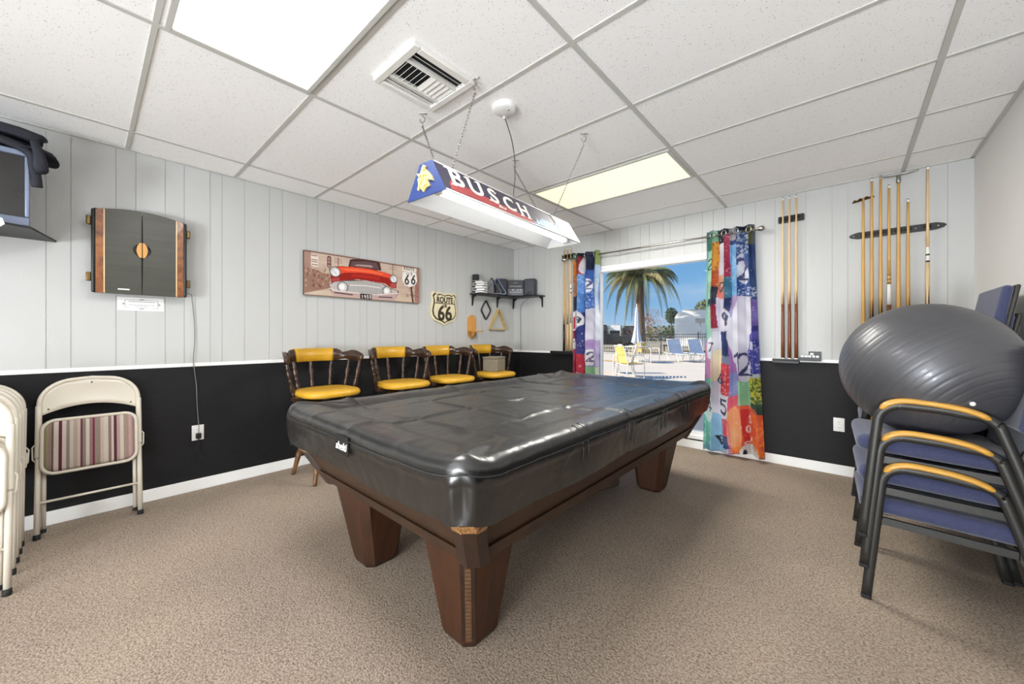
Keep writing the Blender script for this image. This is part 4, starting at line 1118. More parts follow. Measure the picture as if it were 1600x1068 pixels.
# zoomed-photo helper: picture spans x 108..1535, left height 95..640, right height 310..745
def zc(x, y):
    u = (x-108)/1427.; y0 = 95+215*u; y1 = 640+105*u
    uu = u*1.0
    # undo the perspective foreshortening along the wall
    k = (u/545.)/(u/545.+(1-u)/435.)
    return (k*PW, (1-(y-y0)/(y1-y0))*PH)
def zp(*pts): return [zc(*p) for p in pts]
for k in range(260):
    x, y = rng.uniform(0, PW), rng.uniform(0, PH); g = rng.uniform(-28, 22); P.ell(x, y, rng.uniform(.01, .06), rng.uniform(.006, .03), np.array((190, 166, 150))+g, .35)
P.rect(0, 0, PW, .05, (206, 190, 170), .7); P.rect(0, .30, PW, PH, (206, 186, 170), .5)
P.poly(zp((110, 300), (240, 330), (330, 370), (420, 400), (420, 560), (110, 620)), (132, 92, 78), .75)
P.poly(zp((110, 100), (190, 110), (210, 300), (110, 330)), (146, 104, 92), .6)
for i in range(60):
    x, y = rng.uniform(.0, .27), rng.uniform(.07, .26); P.rect(x, y, x+rng.uniform(.004, .02), y+rng.uniform(.006, .03), (96, 62, 52) if i % 2 else (206, 176, 156), .5)
for i in range(30):
    x, y = rng.uniform(1.0, 1.22), rng.uniform(.05, .2); P.rect(x, y, x+rng.uniform(.006, .03), y+rng.uniform(.006, .03), (130, 96, 78), .5)
P.poly(zp((1480, 320), (1535, 320), (1535, 745), (1470, 740)), (126, 70, 62), .55)
for x in (525, 1200):
    P.line(zp((x, 190 if x < 900 else 260), (x, 300 if x < 900 else 400)), .006, (104, 70, 58))
    for dy in (0, 24, 48):
        y = (205 if x < 900 else 280)+dy; P.line(zp((x-48, y-8), (x+48, y+6)), .003, (110, 70, 60))
P.poly(zp((188, 150), (282, 165), (276, 300), (190, 290)), (226, 214, 204)); 
for y in (162, 190, 212, 236, 270): P.line(zp((200, y), (268, y+9)), .007, (120, 84, 78) if y != 190 else (226, 214, 204))
P.poly(zp((390, 180), (412, 165), (438, 185), (438, 300), (412, 320), (390, 300)), (86, 58, 54))
for y in (205, 245, 290): P.ell(*zc(412, y), .014, .014, (166, 130, 122))
P.poly(zp((190, 660), (400, 600), (1300, 640), (1535, 745), (108, 640)), (200, 178, 156), .6)
# car
P.poly(zp((650, 300), (668, 215), (700, 205), (860, 208), (1000, 225), (1040, 250), (1058, 345)), (70, 42, 42))
P.poly(zp((672, 292), (690, 232), (860, 232), (1000, 250), (1030, 330)), (100, 76, 76)); P.poly(zp((720, 285), (760, 270), (930, 280), (960, 308)), (176, 150, 150))
P.poly(zp((420, 340), (470, 300), (560, 292), (760, 305), (930, 325), (1080, 360), (1200, 400), (1250, 430), (1245, 560), (1190, 560), (1100, 500), (760, 450), (560, 470), (440, 500)), (150, 30, 24))
P.poly(zp((520, 300), (700, 300), (900, 322), (1080, 362), (1180, 398), (1170, 440), (1000, 400), (800, 372), (600, 372), (530, 400)), (228, 78, 48))
P.poly(zp((540, 320), (700, 318), (900, 342), (1090, 380), (1060, 395), (860, 362), (640, 350)), (242, 108, 70))
P.poly(zp((690, 388), (860, 396), (1040, 425), (1030, 462), (860, 436), (690, 420)), (176, 40, 30))
P.poly(zp((440, 440), (540, 430), (540, 490), (450, 490)), (170, 70, 66)); P.poly(zp((1170, 500), (1240, 500), (1235, 560), (1180, 550)), (178, 80, 76))
for cx, cy, r in ((487, 362, .050), (1210, 445, .044)):
    X, Y = zc(cx, cy); P.ell(X, Y, r*1.05, r, (70, 64, 66)); P.ell(X, Y, r*.93, r*.88, (198, 196, 196)); P.ell(X+.004, Y-.004, r*.68, r*.66, (232, 232, 234)); P.line([(X-.02, Y+.02), (X+.012, Y-.02)], .004, (120, 116, 120))
P.poly(zp((405, 520), (470, 480), (560, 470), (700, 455), (900, 470), (1060, 500), (1160, 555), (1270, 590), (1275, 615), (1215, 715), (1000, 690), (700, 662), (470, 650), (430, 590)), (84, 62, 62))
P.poly(zp((412, 520), (480, 484), (580, 474), (880, 468), (1060, 508), (1150, 560), (1262, 592), (1240, 640), (1160, 640), (700, 606), (450, 590)), (190, 180, 178))
P.poly(zp((650, 478), (860, 478), (1040, 510), (1080, 560), (1080, 630), (640, 600)), (150, 146, 144))
for i in range(46):
    x = 655+i*9.2; P.line(zp((x, 484+max(0, (x-860))*.12), (x, 596+(x-650)*.075)), .0022, (226, 224, 222))
P.line(zp((670, 522), (860, 528), (1050, 556)), .008, (232, 230, 228))
for cx, cy in ((580, 545), (1128, 595)):
    X, Y = zc(cx, cy); P.ell(X, Y, .052, .052, (90, 84, 84)); P.ell(X, Y, .046, .046, (206, 204, 202)); P.ell(X-.006, Y, .026, .028, (240, 240, 240)); P.ell(X, Y, .049, .049, (60, 56, 56), 1, .004)
P.poly(zp((430, 580), (500, 590), (760, 612), (1000, 632), (1270, 612), (1215, 715), (1000, 690), (700, 662), (470, 650)), (188, 160, 158))
P.line(zp((420, 560), (500, 592), (760, 616), (1000, 640), (1270, 620)), .008, (228, 222, 220))
P.line(zp((480, 612), (700, 640)), .010, (60, 42, 42)); P.line(zp((1030, 666), (1190, 672)), .010, (60, 42, 42))
P.rect(*zc(796, 688), *zc(940, 634), (40, 28, 28))
for i, ch in enumerate('1955'):
    X, Y = zc(818+i*33, 663); P.glyph(ch, X+.004, Y, .030, .0062, (240, 236, 232))
# route sign in the picture
P.line(zp((1425, 520), (1452, 735)), .020, (66, 44, 40))
P.poly(zp((1318, 300), (1495, 318), (1497, 365), (1318, 348)), (226, 218, 208)); P.poly(zp((1325, 362), (1400, 352), (1492, 372), (1505, 470), (1480, 520), (1412, 545), (1345, 515), (1316, 450)), (236, 232, 228))
for ch, x in (('U', 1388), ('S', 1432)): 
    X, Y = zc(x, 382)
    if ch == 'U': P.line([(X-.012, Y+.014), (X-.012, Y-.004), (X-.006, Y-.014), (X+.006, Y-.014), (X+.012, Y-.004), (X+.012, Y+.014)], .006, (50, 46, 46))
    else: P.glyph('S', X, Y, .030, .006, (50, 46, 46))
for x in (1375, 1455):
    X, Y = zc(x, 455); P.glyph('6', X, Y, .092, .017, (44, 42, 42))
X, Y = zc(1405, 322)
for i, ch in enumerate('ROUTE'):
    q = X-.058+i*.028; h_ = .028
    if ch == 'R': P.line([(q-.007, Y-.014), (q-.007, Y+.014), (q+.006, Y+.012), (q+.006, Y+.002), (q-.007, Y), (q+.008, Y-.014)], .005, (80, 60, 56))
    elif ch == 'U': P.line([(q-.008, Y+.014), (q-.007, Y-.010), (q, Y-.014), (q+.007, Y-.010), (q+.008, Y+.014)], .005, (80, 60, 56))
    elif ch == 'T': P.line([(q-.009, Y+.013), (q+.009, Y+.013)], .005, (80, 60, 56)); P.line([(q, Y+.013), (q, Y-.014)], .005, (80, 60, 56))
    else: P.glyph(ch, q, Y, h_, .005, (80, 60, 56))
P.rect(0, PH-.012, PW, PH, (96, 58, 50), .7); P.rect(0, 0, PW, .008, (110, 76, 64), .6)
nx, ny = 420, 140
mb = MB(); mb.grid(lambda u, v: (.032, u*PW, v*PH), nx, ny, False); o = mb.build('printed_canvas', m_canvas, pic, fix=False); P.store(o.data)
mb = MB(); mb.box(0, .0315, 0, PW, 0, PH, bev=.003); mb.build('stretcher_frame', M('dark_canvas_edge', (58, 40, 36), .7), pic)

# ------------------------------------------------------------------ shield sign
sg = thing('shield_sign', 'cream shield-shaped route 66 wall sign with dark border', 'sign', (.001, -1.304, 1.50))
half = [(0, .178), (.045, .200), (.095, .205), (.140, .180), (.168, .205), (.200, .150), (.190, .110), (.180, .06), (.190, .01), (.200, -.04), (.190, -.10), (.150, -.150), (.08, -.175), (.03, -.19), (0, -.205)]
half = [(0, .176), (.040, .190), (.085, .196), (.130, .180), (.165, .204), (.196, .168), (.182, .125), (.178, .08), (.192, .02), (.203, -.04), (.190, -.10), (.150, -.145), (.085, -.168), (.03, -.186), (0, -.206)]
shp = half+[(-x, z) for x, z in half[-2:0:-1]]
def sc(f, g=None): return [(x*f, z*(g or f)) for x, z in shp]
mb = MB(); mb.prism(sc(1), 'yz', 0, .018); mb.build('cream_back', m_sign_cream, sg)
mb = MB(); mb.prism(sc(.88), 'yz', .018, .026); mb.build('dark_border', m_sign_dark, sg)
mb = MB(); mb.prism(sc(.81), 'yz', .026, .029); mb.build('cream_face', m_sign_cream, sg)
mb = MB(); mb.box(.029, .032, -.146, .146, .054, .063); mb.build('dividing_bar', m_sign_dark, sg)
RT = Matrix(((0, 0, 1, 0), (1, 0, 0, 0), (0, 1, 0, 0), (0, 0, 0, 1)))
def wall_text(txt, size, y, z, x, par, mt, bold=.004, sp_=1., ext=.0015, name='lettering', sxz=(1, 1)):
    me = text_me(txt, size, ext, 0, bold, sp_); mb = MB(); mb.mesh(me, Matrix.Translation((x, y, z)) @ RT @ Matrix.Diagonal((sxz[0], sxz[1], 1, 1))); return mb.build(name, mt, par)
wall_text('ROUTE', .082, 0, .098, .031, sg, m_sign_dark, .0026, 1.04, sxz=(.92, 1.15))
wall_text('US', .05, 0, .028, .031, sg, m_sign_dark, .0015)
wall_text('66', .225, 0, -.068, .031, sg, m_sign_dark, .0055, 1.04, sxz=(.95, 1.08))

# ------------------------------------------------------------------ racks hanging on the wall, sconce
def loopmesh(pts, w, d, mt, name, label, cat, loc):
    """open frame of rectangular section following a closed outline in the wall plane"""
    n = len(pts); c = Vector((sum(p[0] for p in pts)/n, sum(p[1] for p in pts)/n)); mb = MB()
    mb.tube([(d/2, y, z) for y, z in pts], w, 8, closed=True, sx=1, sy=1); o = mb.build(name, mt); o.location = loc; return tag(o, label, cat)
def roundpoly(P, r, k=5):
    out = []; n = len(P)
    for i in range(n):
        p = Vector(P[i]); a = (Vector(P[i-1])-p).normalized(); b = (Vector(P[(i+1) % n])-p).normalized()
        s = p+a*r; e = p+b*r
        for j in range(k+1):
            t = j/k; out.append(tuple((1-t)**2*s+2*t*(1-t)*p+t*t*e))
    return out
loopmesh(roundpoly([(0, .14), (.092, 0), (0, -.135), (-.092, 0)], .03), .0095, .03, m_black, 'diamond_rack', 'black diamond-shaped nine-ball rack hanging on the left wall', 'ball rack', (.002, -.592, 1.515))
tri = thing('triangle_rack', 'pale wooden triangle ball rack hanging on the left wall', 'ball rack', (.002, -.36, 1.35))
mb = MB(); tr_ = roundpoly([(0, .205), (.178, -.10), (-.178, -.10)], .035, 6)
n = len(tr_); cx_ = 0; V = []
for y, z in tr_:
    d = Vector((y, z+.0)); d = d/d.length*.022
    V.append([mb.v((0, y, z)), mb.v((.045, y, z)), mb.v((.045, y-d.x, z-d.y)), mb.v((0, y-d.x, z-d.y))])
for i in range(n):
    A, B = V[i], V[(i+1) % n]
    for k in range(4): mb.f([A[k], A[(k+1) % 4], B[(k+1) % 4], B[k]])
mb.build('rack_frame', m_rack_wood, tri)
sc_ = thing('wooden_sconce', 'honey oak wall sconce with a small round shelf, left of the triangle rack', 'sconce', (.001, -.845, 1.285))
mb = MB(); prof = [(0, -.155), (.018, -.152), (.035, -.115), (.060, -.098), (.072, -.075), (.072, .08)]+[(.072*math.cos(math.radians(a)), .08+.075*math.sin(math.radians(a))) for a in range(10, 91, 10)]
mb.prism([(y, z) for y, z in prof]+[(-y, z) for y, z in prof[-2:0:-1]], 'yz', 0, .016); mb.build('back_plate', m_oak, sc_)
mb = MB(); mb.lathe([(.086, -.004), (.090, 0), (.090, .005), (.086, .009)], (.105, .0, -.058), n=24); mb.build('candle_shelf', m_oak, sc_)
mb = MB(); mb.prism([(.016, -.064), (.10, -.064), (.07, -.085), (.045, -.115), (.016, -.135)], 'xz', -.008, .008); mb.build('bracket', m_oak, sc_)

# ------------------------------------------------------------------ corner shelf with stereo and racks
sh = thing('corner_shelf', 'black L-shaped corner shelf on tapering brackets, holding a stereo', 'shelf', (0, 0, 1.722))
mb = MB(); mb.prism([(.001, -.001), (.001, -.875), (.20, -.875), (.20, -.20), (.575, -.20), (.575, -.001)], 'xy', -.016, 0); mb.build('shelf_board', m_black_satin, sh)
for loc, r in (((.001, -.83), 0), ((.001, -.36), 0), ((.012, -.03), 0), ((.53, -.001), -PI/2)):
    mb = MB(); mb.prism([(0, -.016), (.075, -.016), (.060, -.030), (.018, -.05), (.010, -.135), (0, -.16)], 'xz', -.010, .010)
    mb.xf(Matrix.Translation((loc[0], loc[1], 0)) @ Matrix.Rotation(r, 4, 'Z')); mb.build('bracket', m_black, sh)
ZS = 1.7225
bb = thing('stereo', 'dark stereo centre unit with silver controls in the middle of the corner shelf', 'stereo', (.175, -.165, ZS), math.radians(41.5))
mb = MB(); mb.box(-.125, .125, -.05, .07, 0, .225, bev=.008); mb.build('body', m_navy_pl, bb)
mb = MB(); mb.box(-.108, .108, -.054, -.049, .125, .20, bev=.002); mb.build('display_panel', m_black, bb)
mb = MB(); mb.box(-.085, .085, -.057, -.053, .128, .146, bev=.002); mb.box(-.112, .112, -.056, -.049, .078, .098, bev=.003); mb.box(-.112, .112, -.056, -.049, .020, .034, bev=.003); mb.build('control_strip', m_silver, bb)
mb = MB()
for x in (-.035, .035, .07): mb.lathe([(.009, 0), (.009, .010), (.006, .012)], (x, -.056, .088), (0, -1, 0), 10)
mb.build('knob', m_white_metal, bb)
mb = MB(); mb.box(-.105, .105, -.054, -.049, .040, .074, bev=.002); mb.build('cassette_door', m_silver, bb)
mb = MB(); mb.box(-.03, .03, -.0555, -.0535, .182, .190, bev=.0006); mb.build('badge', m_silver, bb)
def speaker(name, label, loc, rz):
    t = thing(name, label, 'speaker', loc, rz)
    mb = MB(); mb.box(-.078, .078, 0, .13, 0, .232, bev=.014, seg=3); mb.build('cabinet', m_navy_pl, t)
    mb = MB(); mb.box(-.070, .070, -.004, .001, .03, .222, bev=.004); g = mb.build('grille', m_navy_pl, t)
    mb = MB(); mb.lathe([(.022, 0), (.026, .003), (.012, .001)], (0, -.004, .028), (0, -1, 0), 16); mb.build('port', m_black, t); return t
speaker('speaker', 'dark speaker at the window end of the corner shelf', (.415, -.150, ZS), math.radians(24))
speaker('speaker', 'dark speaker between the blue triangle racks and the stereo', (.128, -.395, ZS), math.radians(62))
def tri_rack(name, label, loc, rot, mt):
    P_ = roundpoly([(0, .235), (.135, 0), (-.135, 0)], .035, 6); mb = MB(); V = []
    for y, z in P_:
        d = Vector((y, z-.08)); d = d/d.length*.016
        V.append([mb.v((-.024, y, z)), mb.v((.024, y, z)), mb.v((.024, y-d.x, z-d.y)), mb.v((-.024, y-d.x, z-d.y))])
    for i in range(len(V)):
        A, B = V[i], V[(i+1) % len(V)]
        for k in range(4): mb.f([A[k], A[(k+1) % 4], B[(k+1) % 4], B[k]])
    o = mb.build(name, mt); o.location = loc; o.rotation_euler = rot; return tag(o, label, 'ball rack')
tri_rack('triangle_rack', 'black plastic triangle ball rack standing on the corner shelf', (.150, -.615, ZS+.001), (0, -.10, -.62), m_navy_pl)
tri_rack('triangle_rack', 'blue plastic triangle ball rack standing on the corner shelf by the stereo', (.165, -.53, ZS+.001), (0, -.10, -.62), m_bluepl)
r_ = random.Random(8); GBX = 'small game boxes piled at the shelf end'
lbls = ['white box with dark stripes, bottom of the pile at the end of the corner shelf', 'black-edged white box, second from the bottom of the shelf-end pile', 'cream box in the middle of the pile on the corner shelf end', 'thin white box, fourth up in the pile on the corner shelf end', 'white box with a dark stripe on top of the shelf-end pile']
z = ZS+.0005
for k, l in enumerate(lbls):
    t = thing('game_box', l, 'box', (.10, -.785+.012*(k % 2), z), .35+.09*r_.uniform(-1, 1), GBX); h = (.034, .030, .036, .026, .030)[k]
    mb = MB(); mb.box(-.075, .075, -.065, .065, 0, h, bev=.002); mb.build('carton', m_paper, t)
    mb = MB(); mb.box(-.0755, .0755, -.0655, .0655, h*.62, h*.86); mb.box(-.0755, -.03, -.0657, -.03, h*.1, h*.9); mb.build('printed_band', m_black_print, t); z += h+.0008
b5 = MB(); b5.box(-.035, .035, -.03, .03, 0, .085, bev=.004); o = b5.build('black_box', m_black); o.location = (.055, -.815, z); o.rotation_euler = (0, 0, .3); tag(o, 'small black box standing on top of the pile at the corner shelf end', 'box')
c = MB(); c.tube(smooth([(.30, -.02, 1.70), (.145, -.008, 1.60), (.14, -.006, 1.3), (.142, -.006, 1.0), (.14, -.006, .9), (.14, -.005, .3)]), .0026, 6)
tag(c.build('hanging_wire', m_cable), 'thin cable running down the corner below the stereo shelf', 'cable')
# ------------------------------------------------------------------ cues and cue racks on the back wall
def make_cue(name, label, group, L, style, loc, tilt=0.):
    """butt on z=0, tip up; every coloured length is a piece of its own"""
    t = thing(name, label, 'cue', loc, 0, group); t.rotation_euler = (tilt, 0, 0)
    R = lambda z: .0148+(.0062-.0148)*min(1, max(0, z)/L)
    def seg(nm, z0, z1, m, par=t, f=1.):
        mb = MB(); k = max(2, int((z1-z0)/.2)+1)
        mb.lathe([(R(z0+(z1-z0)*i/k)*f, z0+(z1-z0)*i/k) for i in range(k+1)], n=12); return mb.build(nm, m, par)
    def points(z0, z1, m, par):
        mb = MB()
        for k in range(4):
            a = k*PI/2+.4; b = .55
            P = [(math.cos(a+s)*R(z0)*1.025, math.sin(a+s)*R(z0)*1.025, z0) for s in (-b, -b/2, 0, b/2, b)]
            T = (math.cos(a)*R(z1)*1.03, math.sin(a)*R(z1)*1.03, z1)
            tv_ = mb.v(T); vs = [mb.v(p) for p in P]
            for i in range(4): mb.f([vs[i], vs[i+1], tv_], True)
        return mb.build('splice_points', m, par)
    if style == 'house':
        seg('bumper', 0, .02, m_ferrule, f=1.05); bt = seg('butt', .02, .50, m_cue_b); sh_ = seg('shaft', .50, L-.025, m_cue); points(.50, .62, m_cue_b, bt)
    elif style in ('plain', 'plain_dark'):
        seg('bumper', 0, .015, m_rubber, f=1.02); bt = seg('butt', .015, .36, m_cue_y if style == 'plain' else m_cue_d, f=1.05); seg('shaft', .36, L-.025, m_cue_y); points(.36, .52, m_cue_d, bt)
    elif style == 'wrapped':
        seg('bumper', 0, .02, m_rubber); bt = seg('butt', .02, .46, m_cue_b); seg('wrap', .46, .62, m_ferrule, f=1.04); seg('collar', .62, .70, m_cue_y, f=1.05); seg('shaft', .70, L-.025, m_cue_y)
        mb = MB()
        for z in (.625, .655, .69): mb.lathe([(R(z)*1.09, z), (R(z)*1.09, z+.006)], n=12)
        mb.build('ring', m_cue_d, bt)
    elif style == 'jointed':
        seg('bumper', 0, .02, m_rubber); bt = seg('butt', .02, .76, m_cue); points(.38, .60, m_cue_d, bt); seg('joint', .76, .88, m_ferrule, f=1.03); seg('shaft', .88, L-.025, m_cue)
        mb = MB()
        for z in (.765, .815): mb.lathe([(R(z)*1.08, z), (R(z)*1.08, z+.012)], n=12)
        mb.build('ring', m_cue_d, bt)
    elif style in ('bridge_small', 'bridge_large'):
        seg('bumper', 0, .015, m_rubber); seg('shaft', .015, L, m_cue_y if style == 'bridge_small' else m_cue_b if False else m_cue_y, f=1.1)
        if style == 'bridge_small':
            mb = MB(); pr = [(-.07, -.012), (-.055, .012), (-.04, -.002), (-.02, .014), (0, 0), (.02, .014), (.04, -.002), (.055, .012), (.07, -.012), (.03, -.016), (-.03, -.016)]
            mb.prism([(x, z+L) for x, z in pr], 'xz', -.003, .003); mb.xf(Matrix.Translation((0, 0, L)) @ Matrix.Rotation(.9, 4, 'X') @ Matrix.Rotation(.3, 4, 'Z') @ Matrix.Translation((0, 0, -L))); mb.build('bridge_head', m_brass, t)
        else:
            mb = MB(); mb.lathe([(.011, L-.06), (.014, L-.05), (.013, L-.01), (.008, L)], n=12)
            for s in (-1, 1): mb.tube(smooth([(0, -.010, L), (s*.05, -.02, L-.004), (s*.095, -.03, L+.006), (s*.10, .0, L+.012), (s*.05, .012, L+.004), (0, .006, L+.002)]), .0045, 6)
            mb.build('bridge_head', m_nickel, t)
            return t
        return t
    seg('ferrule', L-.025, L-.006, m_ferrule); seg('tip', L-.006, L, m_leather_tip)
    return t
def clip_rack(name, label, x0, x1, xs, z):
    t = thing(name, label, 'cue rack', ((x0+x1)/2, 0, z)); c = (x0+x1)/2
    mb = MB(); mb.prism(rrect(x0-c, x1-c, -.030, .030, .010), 'xz', -.016, -.0005); mb.build('back_bar', m_black, t)
    for x in xs:
        mb = MB()
        for s in (-1, 1): mb.box(x-c+s*.016-.004, x-c+s*.016+.004, -.052, -.015, -.016, .016, bev=.003)
        mb.build('clip', m_black, t)
    return t
def base_rack(name, label, x0, x1, z, xs, d=.062):
    t = thing(name, label, 'cue ledge', ((x0+x1)/2, 0, z)); c = (x0+x1)/2
    mb = MB(); mb.box(x0-c, x1-c, -d, -.0005, -.028, .0, bev=.005); mb.build('base_bar', m_black, t)
    mb = MB(); mb.box(x0-c, x1-c, -d, -d+.008, 0, .014, bev=.003); mb.build('front_lip', m_black, t); return t
CW = -.034
clip_rack('cue_rack', 'short black wall rack right of the window holding three cues', 3.215, 3.405, (3.252, 3.300, 3.349), 2.215)
base_rack('cue_shelf', 'black wall base under the three cues right of the window', 3.175, 3.372, .948, ())
G1 = 'three cues right of the window'
for x, l in ((3.252, 'brown-butted cue on the rack right of the window, closest to the curtain'), (3.300, 'brown-butted cue in the middle of the three-cue rack right of the window'), (3.349, 'brown-butted cue above the chalk tray, third from the curtain')):
    make_cue('pool_cue', l, G1, 1.462, 'house', (x, CW, .949))
clip_rack('cue_rack', 'short black wall rack left of the window, partly behind the curtain', .875, 1.065, (.905, .960, 1.012), 2.205)
base_rack('cue_shelf', 'black wall base under the cues left of the window', .70, 1.06, .955, ())
G2 = 'three cues left of the window'
for x, st, l in ((.905, 'plain_dark', 'pale cue left of the window, farthest from the curtain'), (.960, 'plain', 'pale cue in the middle of the rack left of the window'), (1.012, 'jointed', 'pale ringed cue left of the window, touching the curtain')):
    make_cue('pool_cue', l, G2, 1.36, st, (x, CW, .956))
# long pointed rack
t = thing('cue_rack', 'long black pointed cue rack on the wall above the exercise ball', 'cue rack', (3.965, 0, 1.982))
mb = MB(); mb.prism([(-.268, 0), (-.255, -.014), (-.215, -.026), (.215, -.026), (.255, -.014), (.268, 0), (.255, .014), (.215, .026), (-.215, .026), (-.255, .014)], 'xz', -.017, -.0005); mb.build('back_bar', m_black_satin, t)
mb = MB()
for x in (-.24, -.20, .11, .225): mb.ball((x, -.0175, 0), .006, (1, .4, 1), 10, 6)
mb.build('screw', m_nickel, t)
G3 = 'cues on the long pointed rack'
LX = [(3.783, 2.272, 'bridge_small', 'shorter bridge stick with small brass head on the long rack, beside the first cue'), (3.833, 2.425, 'plain_dark', 'yellow maple cue on the long rack, right beside the small brass bridge head'),
      (3.884, 2.432, 'plain', 'yellow maple cue left of the white-wrapped cue on the long rack'), (3.931, 2.345, 'wrapped', 'cue with white wrap and yellow collar on the long rack'),
      (3.983, 2.405, 'bridge_large', 'bridge stick with wide metal head on the long rack'), (4.034, 2.212, 'plain_dark', 'shortest cue on the long rack, right of the wide bridge head'), (4.135, 2.43, 'jointed', 'pale cue with white joint standing apart on the long rack')]
for x, z, st, l in LX: make_cue('bridge_stick' if 'bridge' in st else 'pool_cue', l, G3, z-.949, st, (x, CW, .949))
for x, *_ in LX:
    mb = MB()
    for s in (-1, 1): mb.box(x-3.965+s*.017-.003, x-3.965+s*.017+.003, -.046, -.016, -.010, .010, bev=.002)
    mb.build('clip', m_black, t)
base_rack('cue_shelf', 'black wall base behind the exercise ball under the long rack', 3.74, 4.19, .948, ())
# chalk tray
t = thing('chalk_tray', 'small black wall tray of chalk cubes beside the three-cue rack', 'tray', (3.445, 0, .952))
mb = MB(); mb.box(-.075, .075, -.058, -.0005, -.004, .004, bev=.001); mb.box(-.075, .075, -.058, -.053, .004, .027, bev=.001); mb.box(-.075, -.070, -.053, -.0005, .004, .027, bev=.001); mb.box(.070, .075, -.053, -.0005, .004, .027, bev=.001); mb.box(-.012, .075, -.006, -.0005, .004, .078, bev=.001); mb.build('tray', m_black, t)
r_ = random.Random(6)
chl = ['white chalk cube at the cue end of the tray', 'second white chalk cube from the cues in the tray', 'white chalk cube in the middle of the tray', 'white chalk cube fourth along the tray', 'white chalk cube at the far end of the tray', 'white chalk cube lying on top of the others in the tray']
for k, l in enumerate(chl):
    mb = MB(); mb.box(-.0105, .0105, -.0105, .0105, 0, .021, bev=.003)
    mb.mi = 1; mb.lathe([(.007, .0205), (.0072, .0213)], n=10); o = mb.build('chalk_cube', [m_chalk_b, m_ink])
    x, z = (-.054+k*.0265, .957+.02) if k < 5 else (.012, .957+.042)
    o.location = (3.445+x, -.035+.004*(k % 2), z-.0005); o.rotation_euler = (0, 0, r_.uniform(-.2, .2) if k < 5 else .5); tag(o, l, 'chalk', 'chalk cubes in the wall tray')
mb = MB(); mb.box(-.056, .056, -.012, .012, 0, .0195); o = mb.build('tray_liner', m_black); o.parent = t; o.location = (0, -.034, .0045)

# ------------------------------------------------------------------ curtain rod and printed curtains
RZc = 2.150; RY = -.095
t = thing('curtain_rod', 'brushed metal curtain rod with ball finial above the window', 'curtain rod', (2.05, RY, RZc))
mb = MB(); mb.tube([(-1.06, 0, 0), (1.0, 0, 0)], .0095, 12); mb.build('rod', m_nickel, t)
for s in (-1.06, 1.0):
    g = 1 if s > 0 else -1
    mb = MB(); mb.lathe([(.009, 0), (.015, .006), (.010, .016), (.019, .028), (.026, .045), (.024, .062), (.012, .072), (.004, .075)], (s, 0, 0), (g, 0, 0), 16); mb.build('finial', m_nickel, t)
for x in (-1.0, .965):
    mb = MB(); mb.tube([(x, .094, -.012), (x, .02, -.014), (x, 0, -.016)], .006, 8); mb.lathe([(.022, 0), (.022, .006)], (x, .0945, -.012), (0, -1, 0), 16); mb.build('bracket', m_nickel, t)

def curtain(name, label, x0, x1, b0, b1, nf, paint, nu, nv, ph=0., zt=2.20, zb0=.03, zb1=.055):
    t = thing(name, label, 'curtain', ((x0+x1)/2, RY, zt))
    cx = (x0+x1)/2
    def fn(u, v):
        k = (1-v)**1.3; a = x0+(b0-x0)*k; b = x1+(b1-x1)*k
        A = .040*(.75+.25*v)+.010*math.sin(u*9+v*4)*(1-v); ph2 = ph+.5*math.sin(v*2.3)*(1-v)
        s = math.sin(2*PI*nf*u+ph2)
        x = a+(b-a)*u+.010*math.sin(4*PI*nf*u+2*ph2)*(.4+.6*v)
        y = A*s+.012*(1-v)*math.sin(u*14+3)-.01*(1-v)
        zb = zb0+(zb1-zb0)*u+.012*math.sin(u*11)
        return (x-cx, y, zb+(zt-zb)*v-zt)
    mb = MB(); mb.grid(fn, nu, nv); o = mb.build('cloth_panel', m_curtain, t, fix=False); paint.store(o.data)
    for i in range(nf*2):
        u = (i+.5-ph/PI)/(2*nf)
        if not .02 < u < .98: continue
        p = Vector(fn(u, 1-.045/2.15)); q = Vector(fn(u+.004, 1-.045/2.15)); tdir = (q-p).normalized(); nrm = tdir.cross(Vector((0, 0, 1))).normalized()
        x_, y_, _ = frame_of(nrm); c = Vector((p.x, p.y, RZc-zt))
        mb = MB(); mb.tube([c+x_*.027*math.cos(a)+y_*.027*math.sin(a) for a in np.linspace(0, 2*PI, 21)[:-1]], .0055, 6, closed=True); mb.build('grommet', m_nickel, t)
    return t
rng = np.random.RandomState(21)
NXr, NYr = 150, 380
P = Paint(1., 4.4, NXr, NYr, (90, 100, 150))     # drawn in a 1 x 4.4 frame so circles stay round
Hh = 4.4
